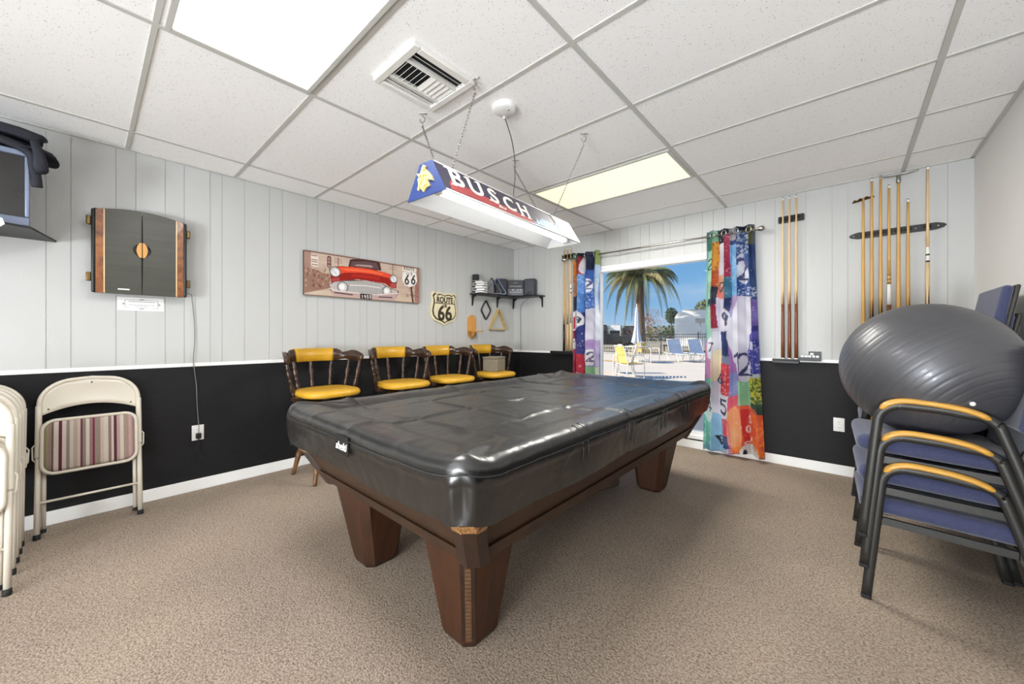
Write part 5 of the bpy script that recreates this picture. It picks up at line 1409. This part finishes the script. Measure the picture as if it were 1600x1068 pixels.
# the visible bands, listed from the hem upwards: (x0, x1, y0, y1, colour); y = fraction of height
def bands(L):
    for x0, x1, a, b, c in L: P.rect(x0, a*Hh, x1, b*Hh, c)
def yu(z): return 1-(340+z/5.34-362)/346.    # upper close-up rows
def yl(z): return 1-(520+z/5.09-362)/346.    # lower close-up rows
W_ = (226, 224, 236); NAV = (38, 48, 98)
bands([(0, .13, yl(0), 1, (150, 204, 176)), (0, .13, yu(290), 1, (62, 120, 98)), (.13, .25, yu(250), 1, (140, 192, 162)), (.13, .25, yu(430), yu(240), (224, 146, 48)), (.13, .25, yu(585), yu(425), (204, 88, 46)), (.13, .25, yu(760), yu(585), (40, 44, 62)), (.13, .25, yu(930), yu(760), (150, 36, 60)), (.13, .25, yl(40), yu(930), (206, 196, 214)),
       (.25, .39, yu(275), 1, (28, 30, 42)), (.25, .39, yu(480), yu(275), W_), (.25, .39, yu(585), yu(480), (240, 176, 146)), (.25, .39, yu(700), yu(585), (226, 126, 112)), (.25, .39, yl(0), yu(700), (216, 210, 230)),
       (.39, .50, yu(180), 1, (30, 30, 38)), (.39, .50, yu(500), yu(180), (176, 48, 76)), (.39, .50, yu(690), yu(500), (70, 130, 160)), (.39, .50, yl(0), yu(690), (46, 58, 108)),
       (.50, .66, yu(245), 1, (172, 168, 176)), (.50, .66, yu(285), yu(245), (32, 52, 108)), (.50, .66, yu(690), yu(285), (124, 186, 238)), (.50, .66, yu(800), yu(690), (186, 160, 204)), (.50, .66, yl(0), yu(800), (150, 156, 208)),
       (.66, .89, yu(150), 1, (30, 34, 52)), (.66, .89, yu(360), yu(150), (58, 82, 138)), (.66, .89, yu(705), yu(360), (44, 72, 144)), (.66, .89, yl(0), yu(705), W_),
       (.89, 1., yu(290), 1, (82, 88, 50)), (.89, 1., yu(710), yu(290), (26, 54, 104)), (.89, 1., yu(920), yu(710), (112, 94, 170)), (.89, 1., yl(0), yu(920), (52, 50, 128))])
bands([(0, .15, yl(90), yl(0), (150, 200, 176)), (0, .15, yl(360), yl(90), (204, 142, 190)), (0, .15, yl(900), yl(360), (112, 196, 174)), (0, .15, 0, yl(880), (120, 180, 190)),
       (.15, .35, yl(170), yl(0), W_), (.15, .35, yl(400), yl(170), (248, 232, 194)), (.15, .35, yl(660), yl(400), (228, 222, 236)), (.15, .35, 0, yl(660), (146, 200, 236)),
       (.33, .47, yl(210), yl(0), (40, 54, 106)), (.33, .47, yl(260), yl(210), (120, 130, 160)), (.33, .47, yl(500), yl(260), (216, 60, 74)), (.33, .47, yl(670), yl(500), W_), (.33, .47, yl(775), yl(670), (222, 70, 84)), (.33, .47, yl(905), yl(775), (44, 62, 120)), (.33, .47, 0, yl(905), (190, 190, 206)),
       (.47, .61, yl(110), yl(0), W_), (.47, .61, yl(310), yl(110), (162, 112, 182)), (.47, .61, yl(510), yl(310), (138, 146, 202)), (.47, .61, 0, yl(510), (232, 92, 116)),
       (.61, .82, yl(125), yl(0), W_), (.61, .82, yl(370), yl(125), (150, 112, 188)), (.61, .82, yl(610), yl(370), (146, 204, 156)), (.61, .82, 0, yl(610), (238, 92, 54)),
       (.82, 1., yl(60), yl(0), (80, 70, 160)), (.82, 1., yl(310), yl(60), (56, 58, 148)), (.82, 1., yl(345), yl(310), (200, 206, 206)), (.82, 1., yl(580), yl(345), (160, 164, 62)), (.82, 1., yl(650), yl(580), (34, 60, 44)), (.82, 1., 0, yl(650), (232, 82, 34))])
P.ell(.66, yu(1000)*Hh, .20, .55, (226, 224, 236)); P.poly([(.50, yu(900)*Hh), (.62, yu(740)*Hh), (.89, yu(700)*Hh), (.89, yl(0)*Hh), (.72, yl(125)*Hh), (.50, yl(60)*Hh)], W_)
P.ell(.77, yu(475)*Hh, .105, .30, (232, 230, 240)); P.glyph('2', .775, yu(468)*Hh, .40, .048, (78, 82, 130))
P.ell(.43, yu(862)*Hh, .085, .22, (232, 230, 238)); P.glyph('9', .43, yu(850)*Hh, .22, .035, (70, 74, 110))
P.glyph('7', .345, yu(590)*Hh, .22, .03, (70, 80, 90)); P.glyph('1', .30, yu(590)*Hh, .20, .026, (70, 80, 90)); P.glyph('E', .31, yu(215)*Hh, .13, .024, (200, 200, 206)); P.glyph('W', .11, yu(730)*Hh, .18, .028, (40, 46, 60)); P.glyph('2', .10, yu(380)*Hh, .16, .026, (50, 84, 70))
P.ell(.13, yl(145)*Hh, .085, .24, (232, 230, 238)); P.glyph('7', .13, yl(145)*Hh, .18, .032, (50, 54, 70))
P.ell(.74, yl(255)*Hh, .13, .33, (228, 224, 238)); P.glyph('1', .65, yl(250)*Hh, .38, .036, (66, 66, 110)); P.glyph('2', .775, yl(250)*Hh, .38, .044, (66, 66, 110))
P.ell(.10, yl(625)*Hh, .095, .25, (226, 238, 236)); P.glyph('1', .05, yl(620)*Hh, .20, .028, (54, 66, 84)); P.glyph('4', .11, yl(620)*Hh, .20, .028, (54, 66, 84))
P.glyph('6', .305, yl(370)*Hh, .18, .03, (70, 80, 120)); P.glyph('5', .385, yl(595)*Hh, .24, .040, (56, 60, 86))
P.line([(.23, yl(800)*Hh), (.30, yl(860)*Hh)], .05, (24, 26, 40)); P.glyph('9', .30, yl(815)*Hh, .18, .03, (60, 70, 110)); P.glyph('N', .90, yl(100)*Hh, .13, .026, (214, 214, 232))
P.ell(.55, yl(770)*Hh, .13, .42, (250, 160, 104)); P.rect(.44, 0, .47, yl(680)*Hh, (232, 92, 116), .6)
P.poly([(.66, yl(640)*Hh), (.80, yl(640)*Hh), (.86, yl(800)*Hh), (.72, yl(880)*Hh)], (214, 44, 44)); P.ell(.86, yl(740)*Hh, .12, .30, (236, 90, 56), .8)
P.rect(.47, 0, 1, .035*Hh, (246, 122, 28), .7); P.ell(.78, 0., .16, .22, (222, 224, 224)); P.ell(.72, .03, .025, .06, (20, 20, 20))
for ch, x, z in (('S', .79, 700), ('O', .76, 760), ('A', .80, 830), ('S', .74, 870)): P.glyph(ch, x, yl(z)*Hh, .10, .02, (240, 220, 214))
P.specks(.64, yu(700)*Hh, .99, yu(600)*Hh, 60, .014, (220, 224, 236), rng); P.specks(.66, yu(350)*Hh, .90, yu(160)*Hh, 90, .016, (206, 216, 236), rng); P.specks(.84, yl(560)*Hh, .99, yl(350)*Hh, 110, .022, (216, 206, 70), rng); P.specks(.84, yl(580)*Hh, .99, yl(360)*Hh, 60, .02, (60, 84, 40), rng)
P.specks(.34, yl(490)*Hh, .46, yl(270)*Hh, 40, .012, (242, 200, 204), rng); P.specks(.39, yu(480)*Hh, .50, yu(190)*Hh, 30, .012, (226, 150, 168), rng); P.specks(.82, yl(300)*Hh, 1, yl(70)*Hh, 50, .012, (190, 196, 230), rng); P.specks(.82, yl(940)*Hh, 1, yl(660)*Hh, 60, .022, (252, 132, 40), rng); P.specks(.13, yu(580)*Hh, .25, yu(250)*Hh, 40, .016, (150, 70, 30), rng); P.specks(.50, yu(690)*Hh, .66, yu(290)*Hh, 40, .02, (176, 214, 246), rng); P.specks(0, yl(900)*Hh, .15, yl(660)*Hh, 30, .02, (170, 220, 200), rng)
P.specks(0, 0, 1, Hh, 160, .010, (236, 236, 240), rng, .6)
P.warp(.022, 3); curtain('curtain', 'multicoloured curtain printed with numbered pool balls, right side of the window', 2.628, 3.035, 2.60, 3.125, 4, P, NXr, NYr, .4)

P = Paint(1., 5.2, 120, 300, (70, 90, 150)); Hh = 5.2
def ya(z): return 1-(z-135)/1266.     # rows of the close-up, hem hidden behind the table
bands([(0, .22, ya(200), 1, (96, 160, 120)), (0, .22, ya(450), ya(200), (222, 132, 44)), (0, .22, ya(540), ya(450), (44, 46, 60)), (0, .22, ya(710), ya(540), W_), (0, .22, ya(760), ya(710), (120, 30, 50)), (0, .22, 0, ya(760), (176, 40, 70)),
       (.18, .50, ya(165), 1, (30, 34, 48)), (.18, .50, ya(270), ya(165), (150, 40, 56)), (.18, .50, ya(560), ya(270), (76, 130, 206)), (.18, .50, ya(880), ya(560), (46, 54, 128)), (.18, .50, 0, ya(880), (204, 50, 70)),
       (.50, .82, ya(250), 1, (34, 40, 66)), (.50, .82, ya(540), ya(250), (52, 88, 168)), (.50, .82, ya(770), ya(540), (216, 212, 228)), (.50, .82, ya(850), ya(770), (176, 146, 204)), (.50, .82, ya(960), ya(850), (150, 140, 200)), (.50, .82, 0, ya(960), (140, 200, 150)),
       (.82, 1, ya(230), 1, (120, 140, 70)), (.82, 1, ya(330), ya(230), (150, 176, 206)), (.82, 1, ya(520), ya(330), (176, 196, 220)), (.82, 1, ya(770), ya(520), (206, 212, 224)), (.82, 1, ya(950), ya(770), (186, 170, 212)), (.82, 1, 0, ya(950), (200, 216, 190))])
P.ell(.42, ya(215)*Hh, .12, .22, W_); P.ell(.60, ya(385)*Hh, .12, .25, (236, 236, 242)); P.glyph('2', .62, ya(385)*Hh, .30, .045, (70, 76, 120)); P.ell(.16, ya(620)*Hh, .20, .34, (232, 230, 238)); P.ell(.24, ya(625)*Hh, .15, .22, (236, 234, 240)); P.glyph('9', .25, ya(625)*Hh, .22, .04, (56, 56, 76))
P.rect(.02, ya(700)*Hh, .10, ya(590)*Hh, (190, 40, 60)); P.ell(.64, ya(895)*Hh, .19, .24, (238, 236, 242)); P.glyph('2', .68, ya(895)*Hh, .26, .05, (80, 80, 116)); P.ell(.06, ya(800)*Hh, .11, .16, (232, 228, 232)); P.glyph('7', .06, ya(800)*Hh, .16, .03, (50, 50, 60))
P.rect(0, 0, 1, ya(1010)*Hh, (206, 204, 222)); P.specks(.18, ya(550)*Hh, .52, ya(270)*Hh, 70, .02, (150, 190, 236), rng); P.specks(0, ya(440)*Hh, .2, ya(210)*Hh, 40, .02, (160, 60, 30), rng); P.specks(.2, ya(870)*Hh, .5, ya(720)*Hh, 20, .015, (210, 216, 236), rng); P.specks(.55, ya(530)*Hh, .82, ya(430)*Hh, 40, .016, (190, 206, 240), rng); P.specks(0, 0, 1, ya(900)*Hh, 60, .02, (240, 190, 200), rng)
P.warp(.022, 3); curtain('curtain', 'multicoloured curtain printed with numbered pool balls, left side of the window', 1.075, 1.455, 1.065, 1.470, 3, P, 120, 300, .2)
# ------------------------------------------------------------------ the patio outside the window
m_conc = M('sunlit_patio_concrete', (216, 205, 190), .9, var=.05, vs=1.5, bump=.05, bs=30)
m_sand = M('pale_ground', (176, 164, 142), .95, var=.12, vs=.3)
m_lawn = M('dry_lawn', (132, 140, 92), .95, var=.25, vs=1)
m_pwhite = M('white_powder_coat', (232, 230, 222), .4, var=.02)
m_strap = M('yellow_vinyl_strap', (222, 186, 84), .45, var=.05)
m_sling = M('grey_blue_sling', (150, 164, 186), .7, var=.06)
m_bark = M('palm_bark', (112, 92, 76), .95, var=.3, vs=6, bump=.6, bs=9, stretch=(1, 1, 3))
m_frond = M('palm_frond', (98, 104, 58), .6, var=.35, vs=2)
m_frond2 = M('pale_frond', (152, 142, 92), .6, var=.3, vs=2)
m_twig = M('bare_twig', (176, 146, 132), .9, var=.2, vs=1)
m_rust = M('rusty_leaf', (176, 132, 92), .9, var=.3, vs=1)
m_pine = M('pine_needle', (62, 82, 52), .9, var=.35, vs=1)
m_leaf = M('olive_leaf', (112, 116, 72), .9, var=.35, vs=1)
m_fence = M('black_iron', (28, 28, 30), .5, var=.1)
m_rv = M('white_trailer_skin', (246, 245, 242), .45, var=.02, vs=.5)
m_rvdark = M('dark_trailer_side', (60, 62, 66), .4, var=.15, vs=.6)
m_glassd = M('dark_window', (30, 34, 40), .12, var=.05)
m_umb = M('folded_parasol_cloth', (206, 212, 222), .85, var=.06, vs=3)
m_car = M('black_car_paint', (26, 26, 28), .25, var=.1, coat=.5)
mb = MB(); mb.box(-40, 30, .16, 21, -.30, -.001); struct(mb.build('ground', m_conc))
mb = MB(); mb.box(-120, 90, 21, 160, -.30, -.02); struct(mb.build('ground', m_sand))

def make_pchair(name, label):
    t = thing(name, label, 'patio chair')      # faces -Y
    mb = MB()
    for s in (-1, 1):
        x = s*.27
        mb.tube(smooth([(x, -.26, 0), (x, -.27, .30), (x, -.25, .60), (x, -.17, .645), (x, .10, .63), (x, .22, .60)]), .014, 8)
        mb.tube(smooth([(x*.92, .30, 0), (x*.92, .22, .35), (x*.92, .27, .62), (x*.86, .36, .90)]), .014, 8)
        mb.tube([(x*.92, -.25, .40), (x*.92, .22, .37)], .012, 8)
    mb.tube([(-.232, .36, .90), (.232, .36, .90)], .014, 8); mb.tube([(-.25, -.25, .40), (.25, -.25, .40)], .012, 8); mb.tube([(-.25, .22, .37), (.25, .22, .37)], .012, 8); mb.tube([(-.25, .29, .12), (.25, .29, .12)], .010, 8)
    mb.build('frame', m_pwhite, t)
    mb = MB()
    for i in range(8): y = -.22+i*.058; mb.box(-.25, .25, y-.021, y+.021, .398-.004*i+.012, .402-.004*i+.012)
    mb.build('seat_straps', m_strap, t)
    mb = MB()
    for i in range(8): z = .44+i*.058; y = .232+(z-.37)*.23; mb.box(-.245, .245, y-.014, y-.010, z-.021, z+.021)
    mb.build('back_straps', m_strap, t)
    return t
GPc = 'strapped patio chairs on the sunlit terrace'
p0 = make_pchair('patio_chair', 'near white patio chair with yellow straps outside the window, seen from the side'); p0['group'] = GPc
p0.location = (-1.12, 6.10, 0); p0.rotation_euler = (0, 0, -1.25)
for x, y, r, l in ((-.86, 5.92, 2.55, 'near white and yellow patio chair outside, with its back to the window'), (-2.75, 12.15, -1.9+PI, 'yellow-strapped patio chair beside the far round table, facing left'), (-3.75, 12.7, -.5, 'patio chair behind the far round table by the closed parasol'), (-1.95, 6.75, -.9, 'patio chair half behind the curtain side of the near pair')):
    dup(p0, (x, y, 0), (0, 0, r), l, GPc)
tb = thing('patio_table', 'small round white patio table beside the closed parasol', 'table', (-3.28, 11.95, 0))
mb = MB(); mb.lathe([(.50, .70), (.52, .705), (.52, .725), (.50, .73)], n=32); mb.build('table_top', m_pwhite, tb)
for k in range(4):
    a = k*PI/2+.6; mb = MB(); mb.tube(smooth([(.40*math.cos(a), .40*math.sin(a), 0), (.30*math.cos(a), .30*math.sin(a), .35), (.42*math.cos(a), .42*math.sin(a), .70)]), .014, 8); mb.build('leg', m_pwhite, tb)
mb = MB(); mb.tube([(.30*math.cos(a), .30*math.sin(a), .35) for a in np.linspace(0, 2*PI, 25)[:-1]], .010, 6, closed=True); mb.build('ring_brace', m_pwhite, tb)
pu = thing('closed_parasol', 'tall closed pale parasol standing in front of the palm trunk', 'parasol', (-3.55, 12.6, 0))
mb = MB(); mb.tube([(0, 0, .08), (0, 0, 2.55)], .02, 8); mb.lathe([(.25, 0), (.25, .05), (.06, .09)], n=20); mb.build('pole', m_pwhite, pu)
mb = MB(); n = 48
R = []
for z, r, d in ((2.52, .03, 0), (2.45, .07, .1), (2.2, .11, .15), (1.75, .12, .22), (1.55, .13, .2), (1.2, .19, .3), (.85, .26, .36)):
    r *= .74; R.append([mb.v((r*(1+d*math.cos(8*2*PI*k/n))*math.cos(2*PI*k/n), r*(1+d*math.cos(8*2*PI*k/n))*math.sin(2*PI*k/n), z+(.05*math.cos(8*2*PI*k/n) if z < 1 else 0))) for k in range(n)])
for A, B in zip(R[:-1], R[1:]):
    for k in range(n): mb.f([A[k], A[(k+1) % n], B[(k+1) % n], B[k]], True)
mb.build('canopy', m_umb, pu)
mb = MB(); mb.lathe([(.015, 2.54), (.03, 2.57), (.02, 2.62), (.006, 2.66)], n=10); mb.build('finial', m_pwhite, pu)
def make_lounger(name, label):
    t = thing(name, label, 'sun lounger')     # head towards +Y
    mb = MB()
    for s in (-1, 1):
        x = s*.32; mb.tube([(x, -.95, .36), (x, .95, .36)], .016, 8)
        mb.tube(smooth([(x, -.80, .36), (x, -.60, .02), (x, -.42, .36)], 4), .014, 8); mb.tube(smooth([(x, .20, .36), (x, .42, .02), (x, .62, .36)], 4), .014, 8)
        mb.tube([(x, .30, .37), (x, .62, 1.02)], .016, 8)
    mb.tube([(-.32, -.95, .36), (.32, -.95, .36)], .016, 8); mb.tube([(-.32, .62, 1.02), (.32, .62, 1.02)], .016, 8); mb.build('frame', m_pwhite, t)
    mb = MB(); mb.box(-.31, .31, -.94, .30, .365, .375); mb.build('seat_sling', m_sling, t)
    mb = MB(); R = Matrix.Translation((0, .30, .375)) @ Matrix.Rotation(math.atan2(.65, .32), 4, 'X'); mb.box(-.31, .31, 0, .71, -.004, .004, mat=R); mb.build('back_sling', m_sling, t)
    return t
GL_ = 'sun loungers in front of the fence'
l0 = make_lounger('sun_lounger', 'grey-blue sun lounger with raised back, first right of the patio chairs'); l0['group'] = GL_
l0.location = (-2.15, 14.1, 0); l0.rotation_euler = (0, 0, .75)
for x, y, l in ((-1.45, 14.85, 'grey-blue sun lounger in the middle of the row by the fence'), (-.60, 15.7, 'grey-blue sun lounger at the curtain end of the row by the fence')): dup(l0, (x, y, 0), (0, 0, .75), l, GL_)
# iron fence, in bays
A = Vector((-11.2, 18.6, 0)); B = Vector((1.2, 20.6, 0)); NB = 6; d = (B-A)/NB; L = d.length; an = math.atan2(d.y, d.x)
fe = thing('iron_fence', 'black iron picket fence behind the sun loungers', 'fence', A, an)
for i in range(NB+1):
    mb = MB(); x = i*L; mb.box(x-.03, x+.03, -.03, .03, 0, 1.36, bev=.004); mb.ball((x, 0, 1.39), .035, (1, 1, 1), 10, 8); mb.build('post', m_fence, fe)
for i in range(NB):
    mb = MB(); x0 = i*L+.03; x1 = (i+1)*L-.03
    for z in (.12, 1.10, 1.26): mb.box(x0, x1, -.015, .015, z, z+.035)
    k = int(L/.115)
    for j in range(1, k): x = i*L+j*L/k; mb.box(x-.009, x+.009, -.009, .009, .06, 1.26)
    mb.build('picket_panel', m_fence, fe)
# palm
pa = thing('palm_tree', 'tall palm tree with drooping fronds outside the window', 'palm tree', (-7.40, 22.1, -.02))
mb = MB(); mb.tube([(0, 0, 0), (.03, 0, 1), (0, .02, 2.5), (-.05, 0, 4.0), (-.08, 0, 5.4)], [.42, .34, .31, .30, .34], 14); mb.build('trunk', m_bark, pa)
mb = MB(); mb.ball((-.08, 0, 5.45), .52, (1, 1, .8), 16, 10); mb.build('crown_heart', m_frond2, pa)
def frond(Lf, droop, rise, seed):
    r_ = random.Random(seed); mb = MB(); pts = []
    for i in range(15):
        s = i/14; pts.append(Vector((Lf*(s-.18*s**3), 0, rise*s*Lf-droop*Lf*s**2.3)))
    mb.tube(pts, [.045*(1-s/14)+.008 for s in range(15)], 5)
    for i in range(64):
        s = .10+.89*i/63; k = s*14; a = int(min(13, k)); p = pts[a].lerp(pts[a+1], k-a); tg = (pts[a+1]-pts[a]).normalized()
        ln = .62*math.sin(PI*min(1, .25+.78*s))**.7+.10
        for sd in (-1, 1):
            dr = (tg*.6+Vector((0, sd*.6, -.5-.4*r_.random()))).normalized(); q = p+dr*ln; wv = tg*.022
            m_ = p.lerp(q, .5)+Vector((0, 0, .02))
            v0, v1, v2, v3, v4 = mb.v(p-wv), mb.v(p+wv), mb.v(m_+wv), mb.v(q), mb.v(m_-wv)
            mb.f([v0, v1, v2, v3, v4])
    return mb
protos = [frond(3.3, .75, .62, 1), frond(3.3, 1.05, .42, 2), frond(3.0, 1.4, .30, 3), frond(2.9, .45, 1.0, 4)]
pm = [p.build('frond', m_frond if i % 2 == 0 else m_frond2, pa) for i, p in enumerate(protos)]
r_ = random.Random(12)
for i in range(38):
    q = i % 4; o = pm[q] if i < 4 else pm[q].copy()
    if i >= 4: COL.objects.link(o); o.parent = pa
    o.location = (-.08, 0, 5.45); o.rotation_euler = (r_.uniform(-.15, .15), r_.uniform(-.12, .12), i*2.399)
    k = r_.uniform(.85, 1.1); o.scale = (k, k, k)
# trees beyond
def puff(mb, c, rad, n, size, seed):
    r_ = random.Random(seed)
    for _ in range(n):
        while True:
            p = Vector((r_.uniform(-1, 1), r_.uniform(-1, 1), r_.uniform(-1, 1)))
            if p.length < 1: break
        p = Vector((p.x*rad[0], p.y*rad[1], p.z*rad[2]))+Vector(c); a = Vector((r_.uniform(-1, 1), r_.uniform(-1, 1), r_.uniform(-1, 1))).normalized(); x, y, _ = frame_of(a); s = size*r_.uniform(.5, 1.2)
        mb.f([mb.v(p-x*s), mb.v(p-y*s*.5), mb.v(p+x*s), mb.v(p+y*s*.5)])
def branchy(mb, p, d, L, r, depth, rn):
    q = p+d*L; mb.tube([p, p.lerp(q, .5)+Vector((rn.uniform(-.05, .05)*L, rn.uniform(-.05, .05)*L, 0)), q], [r, r*.85, r*.65], 5 if depth > 2 else 3, cap=False)
    if depth == 0: return
    for _ in range(3 if depth > 1 else 4):
        e = (d+Vector((rn.uniform(-.75, .75), rn.uniform(-.75, .75), rn.uniform(-.25, .5)))).normalized()
        branchy(mb, p+d*L*rn.uniform(.6, 1), e, L*rn.uniform(.62, .82), r*.58, depth-1, rn)
bt = thing('bare_tree', 'bare pinkish-brown tree behind the palm trunk', 'tree', (-12.5, 34.9, -.02))
mb = MB(); branchy(mb, Vector((0, 0, 0)), Vector((0, 0, 1)), 1.5, .16, 5, random.Random(5)); mb.build('branches', m_twig, bt)
mb = MB(); puff(mb, (.9, .3, 2.9), (1.6, 1.6, 1.3), 900, .06, 3); puff(mb, (.2, 0, 1.6), (2.0, 1.6, .9), 500, .06, 4); mb.build('dry_leaves', m_rust, bt)
pn = thing('pine_tree', 'small dark pine standing alone beyond the fence', 'tree', (-17.19, 57.5, -.02))
mb = MB(); mb.tube([(0, 0, 0), (0, 0, 3), (.1, 0, 5.4)], [.16, .12, .05], 6); mb.build('trunk', m_bark, pn)
mb = MB(); puff(mb, (0, 0, 4.5), (.95, .95, 1.25), 1500, .14, 5); puff(mb, (.3, 0, 3.6), (.9, .9, .5), 500, .14, 6); puff(mb, (-.1, 0, 1.7), (1.5, 1, .55), 500, .14, 7); mb.build('foliage', m_pine, pn)
rt_ = thing('leafy_tree', 'olive-green tree behind the white trailer at the curtain edge', 'tree', (-9.3, 51.2, -.02))
mb = MB(); mb.tube([(0, 0, 0), (0, 0, 4)], [.25, .15], 6); mb.build('trunk', m_bark, rt_)
mb = MB(); puff(mb, (0, 0, 5.0), (2.6, 2.2, 1.4), 2200, .17, 8); puff(mb, (-1.6, -.5, 4.0), (1.5, 1.4, .9), 700, .17, 9); mb.build('foliage', m_leaf, rt_)
hg = thing('hedge', 'low brown-green hedge line beyond the fence', 'hedge', (-34, 82, -.02), .46)
mb = MB(); puff(mb, (0, 0, 1.6), (26, 1.6, 2.2), 5200, .34, 10); mb.build('foliage', m_leaf, hg)
# trailers
def trailer(name, label, loc, rz, L, Wd, Ht, mside, dark):
    t = thing(name, label, 'trailer', loc, rz)
    r = .75; prof = [(-L/2, .45)]+[(-L/2+r-r*math.cos(a), Ht-r+r*math.sin(a)) for a in np.linspace(0, PI/2, 8)]+[(L/2-.2, Ht), (L/2, Ht-.25), (L/2, .45)]
    mb = MB(); mb.prism(prof, 'xz', -Wd/2, Wd/2); mb.build('body', mside, t)
    mb = MB(); mb.box(-L/2+.7, L/2-.1, -Wd/2-.03, Wd/2+.03, Ht-.02, Ht+.05); mb.build('roof_edge', m_rv if dark else m_tv_side, t)
    for x in (() if L > 5 else (-L*.18, L*.22)):
        mb = MB(); mb.prism(rrect(x-.45, x+.45, 1.5, 2.2, .08), 'xz', -Wd/2-.015, -Wd/2-.001); mb.build('side_window', m_glassd, t)
    for x in (-.45, .45):
        for y in (-Wd/2+.12, Wd/2-.12):
            mb = MB(); mb.lathe([(.20, -.11), (.34, -.10), (.34, .10), (.20, .11)], (x, y, .34), (0, 1, 0), 18); mb.build('wheel', m_rubber, t)
    mb = MB(); mb.box(-L/2-.9, -L/2+.1, -.05, .05, .40, .5); mb.tube([(-L/2-.8, 0, 0), (-L/2-.8, 0, .48)], .04, 8); mb.build('hitch', m_fence, t)
    return t
t = trailer('travel_trailer', 'big white rounded trailer behind the iron fence', (-3.17, 27.8, -.02), .285, 7., 2.4, 3.15, m_rv, False)
trailer('travel_trailer', 'dark-sided trailer far behind the fence beside the curtain', (-30.3, 59.2, -.02), .46, 2.0, 4.5, 3.3, m_rvdark, True)
trailer('travel_trailer', 'dark-sided trailer far behind the fence, beside the parasol', (-26.6, 62.4, -.02), .46, 2.0, 4.5, 3.1, m_rvdark, True)
trailer('travel_trailer', 'white-fronted trailer between the two dark trailers beyond the fence', (-28.52, 60.79, -.02), .46, 2.0, 4.5, 3.25, m_rv, False)
ca = thing('parked_car', 'black car parked beyond the fence in front of the dark trailers', 'car', (-14.06, 30.85, -.02), .46)
mb = MB(); mb.prism([(-2.1, .35), (-2.1, .75), (-1.5, .90), (-.9, 1.40), (.6, 1.42), (1.3, .95), (2.1, .85), (2.15, .35)], 'xz', -.85, .85); mb.build('body', m_car, ca)
mb = MB(); mb.prism([(-1.3, .92), (-.82, 1.33), (.55, 1.35), (1.1, .95)], 'xz', -.862, -.851); mb.build('side_glass', m_glassd, ca)
for x in (-1.35, 1.35):
    for y in (-.78, .78):
        mb = MB(); mb.lathe([(.18, -.10), (.32, -.09), (.32, .09), (.18, .10)], (x, y, .32), (0, 1, 0), 18); mb.build('wheel', m_rubber, ca)
lpst = thing('lamp_post', 'square-headed lamp post behind the fence before the white trailer', 'lamp post', (-3.88, 23.84, -.02))
mb = MB(); mb.tube([(0, 0, 0), (0, 0, 2.1)], .04, 8); mb.build('post', m_tv_side, lpst)
mb = MB(); mb.box(-.26, .26, -.26, .26, 2.1, 2.42, bev=.04); mb.build('lamp_head', m_tv_side, lpst)
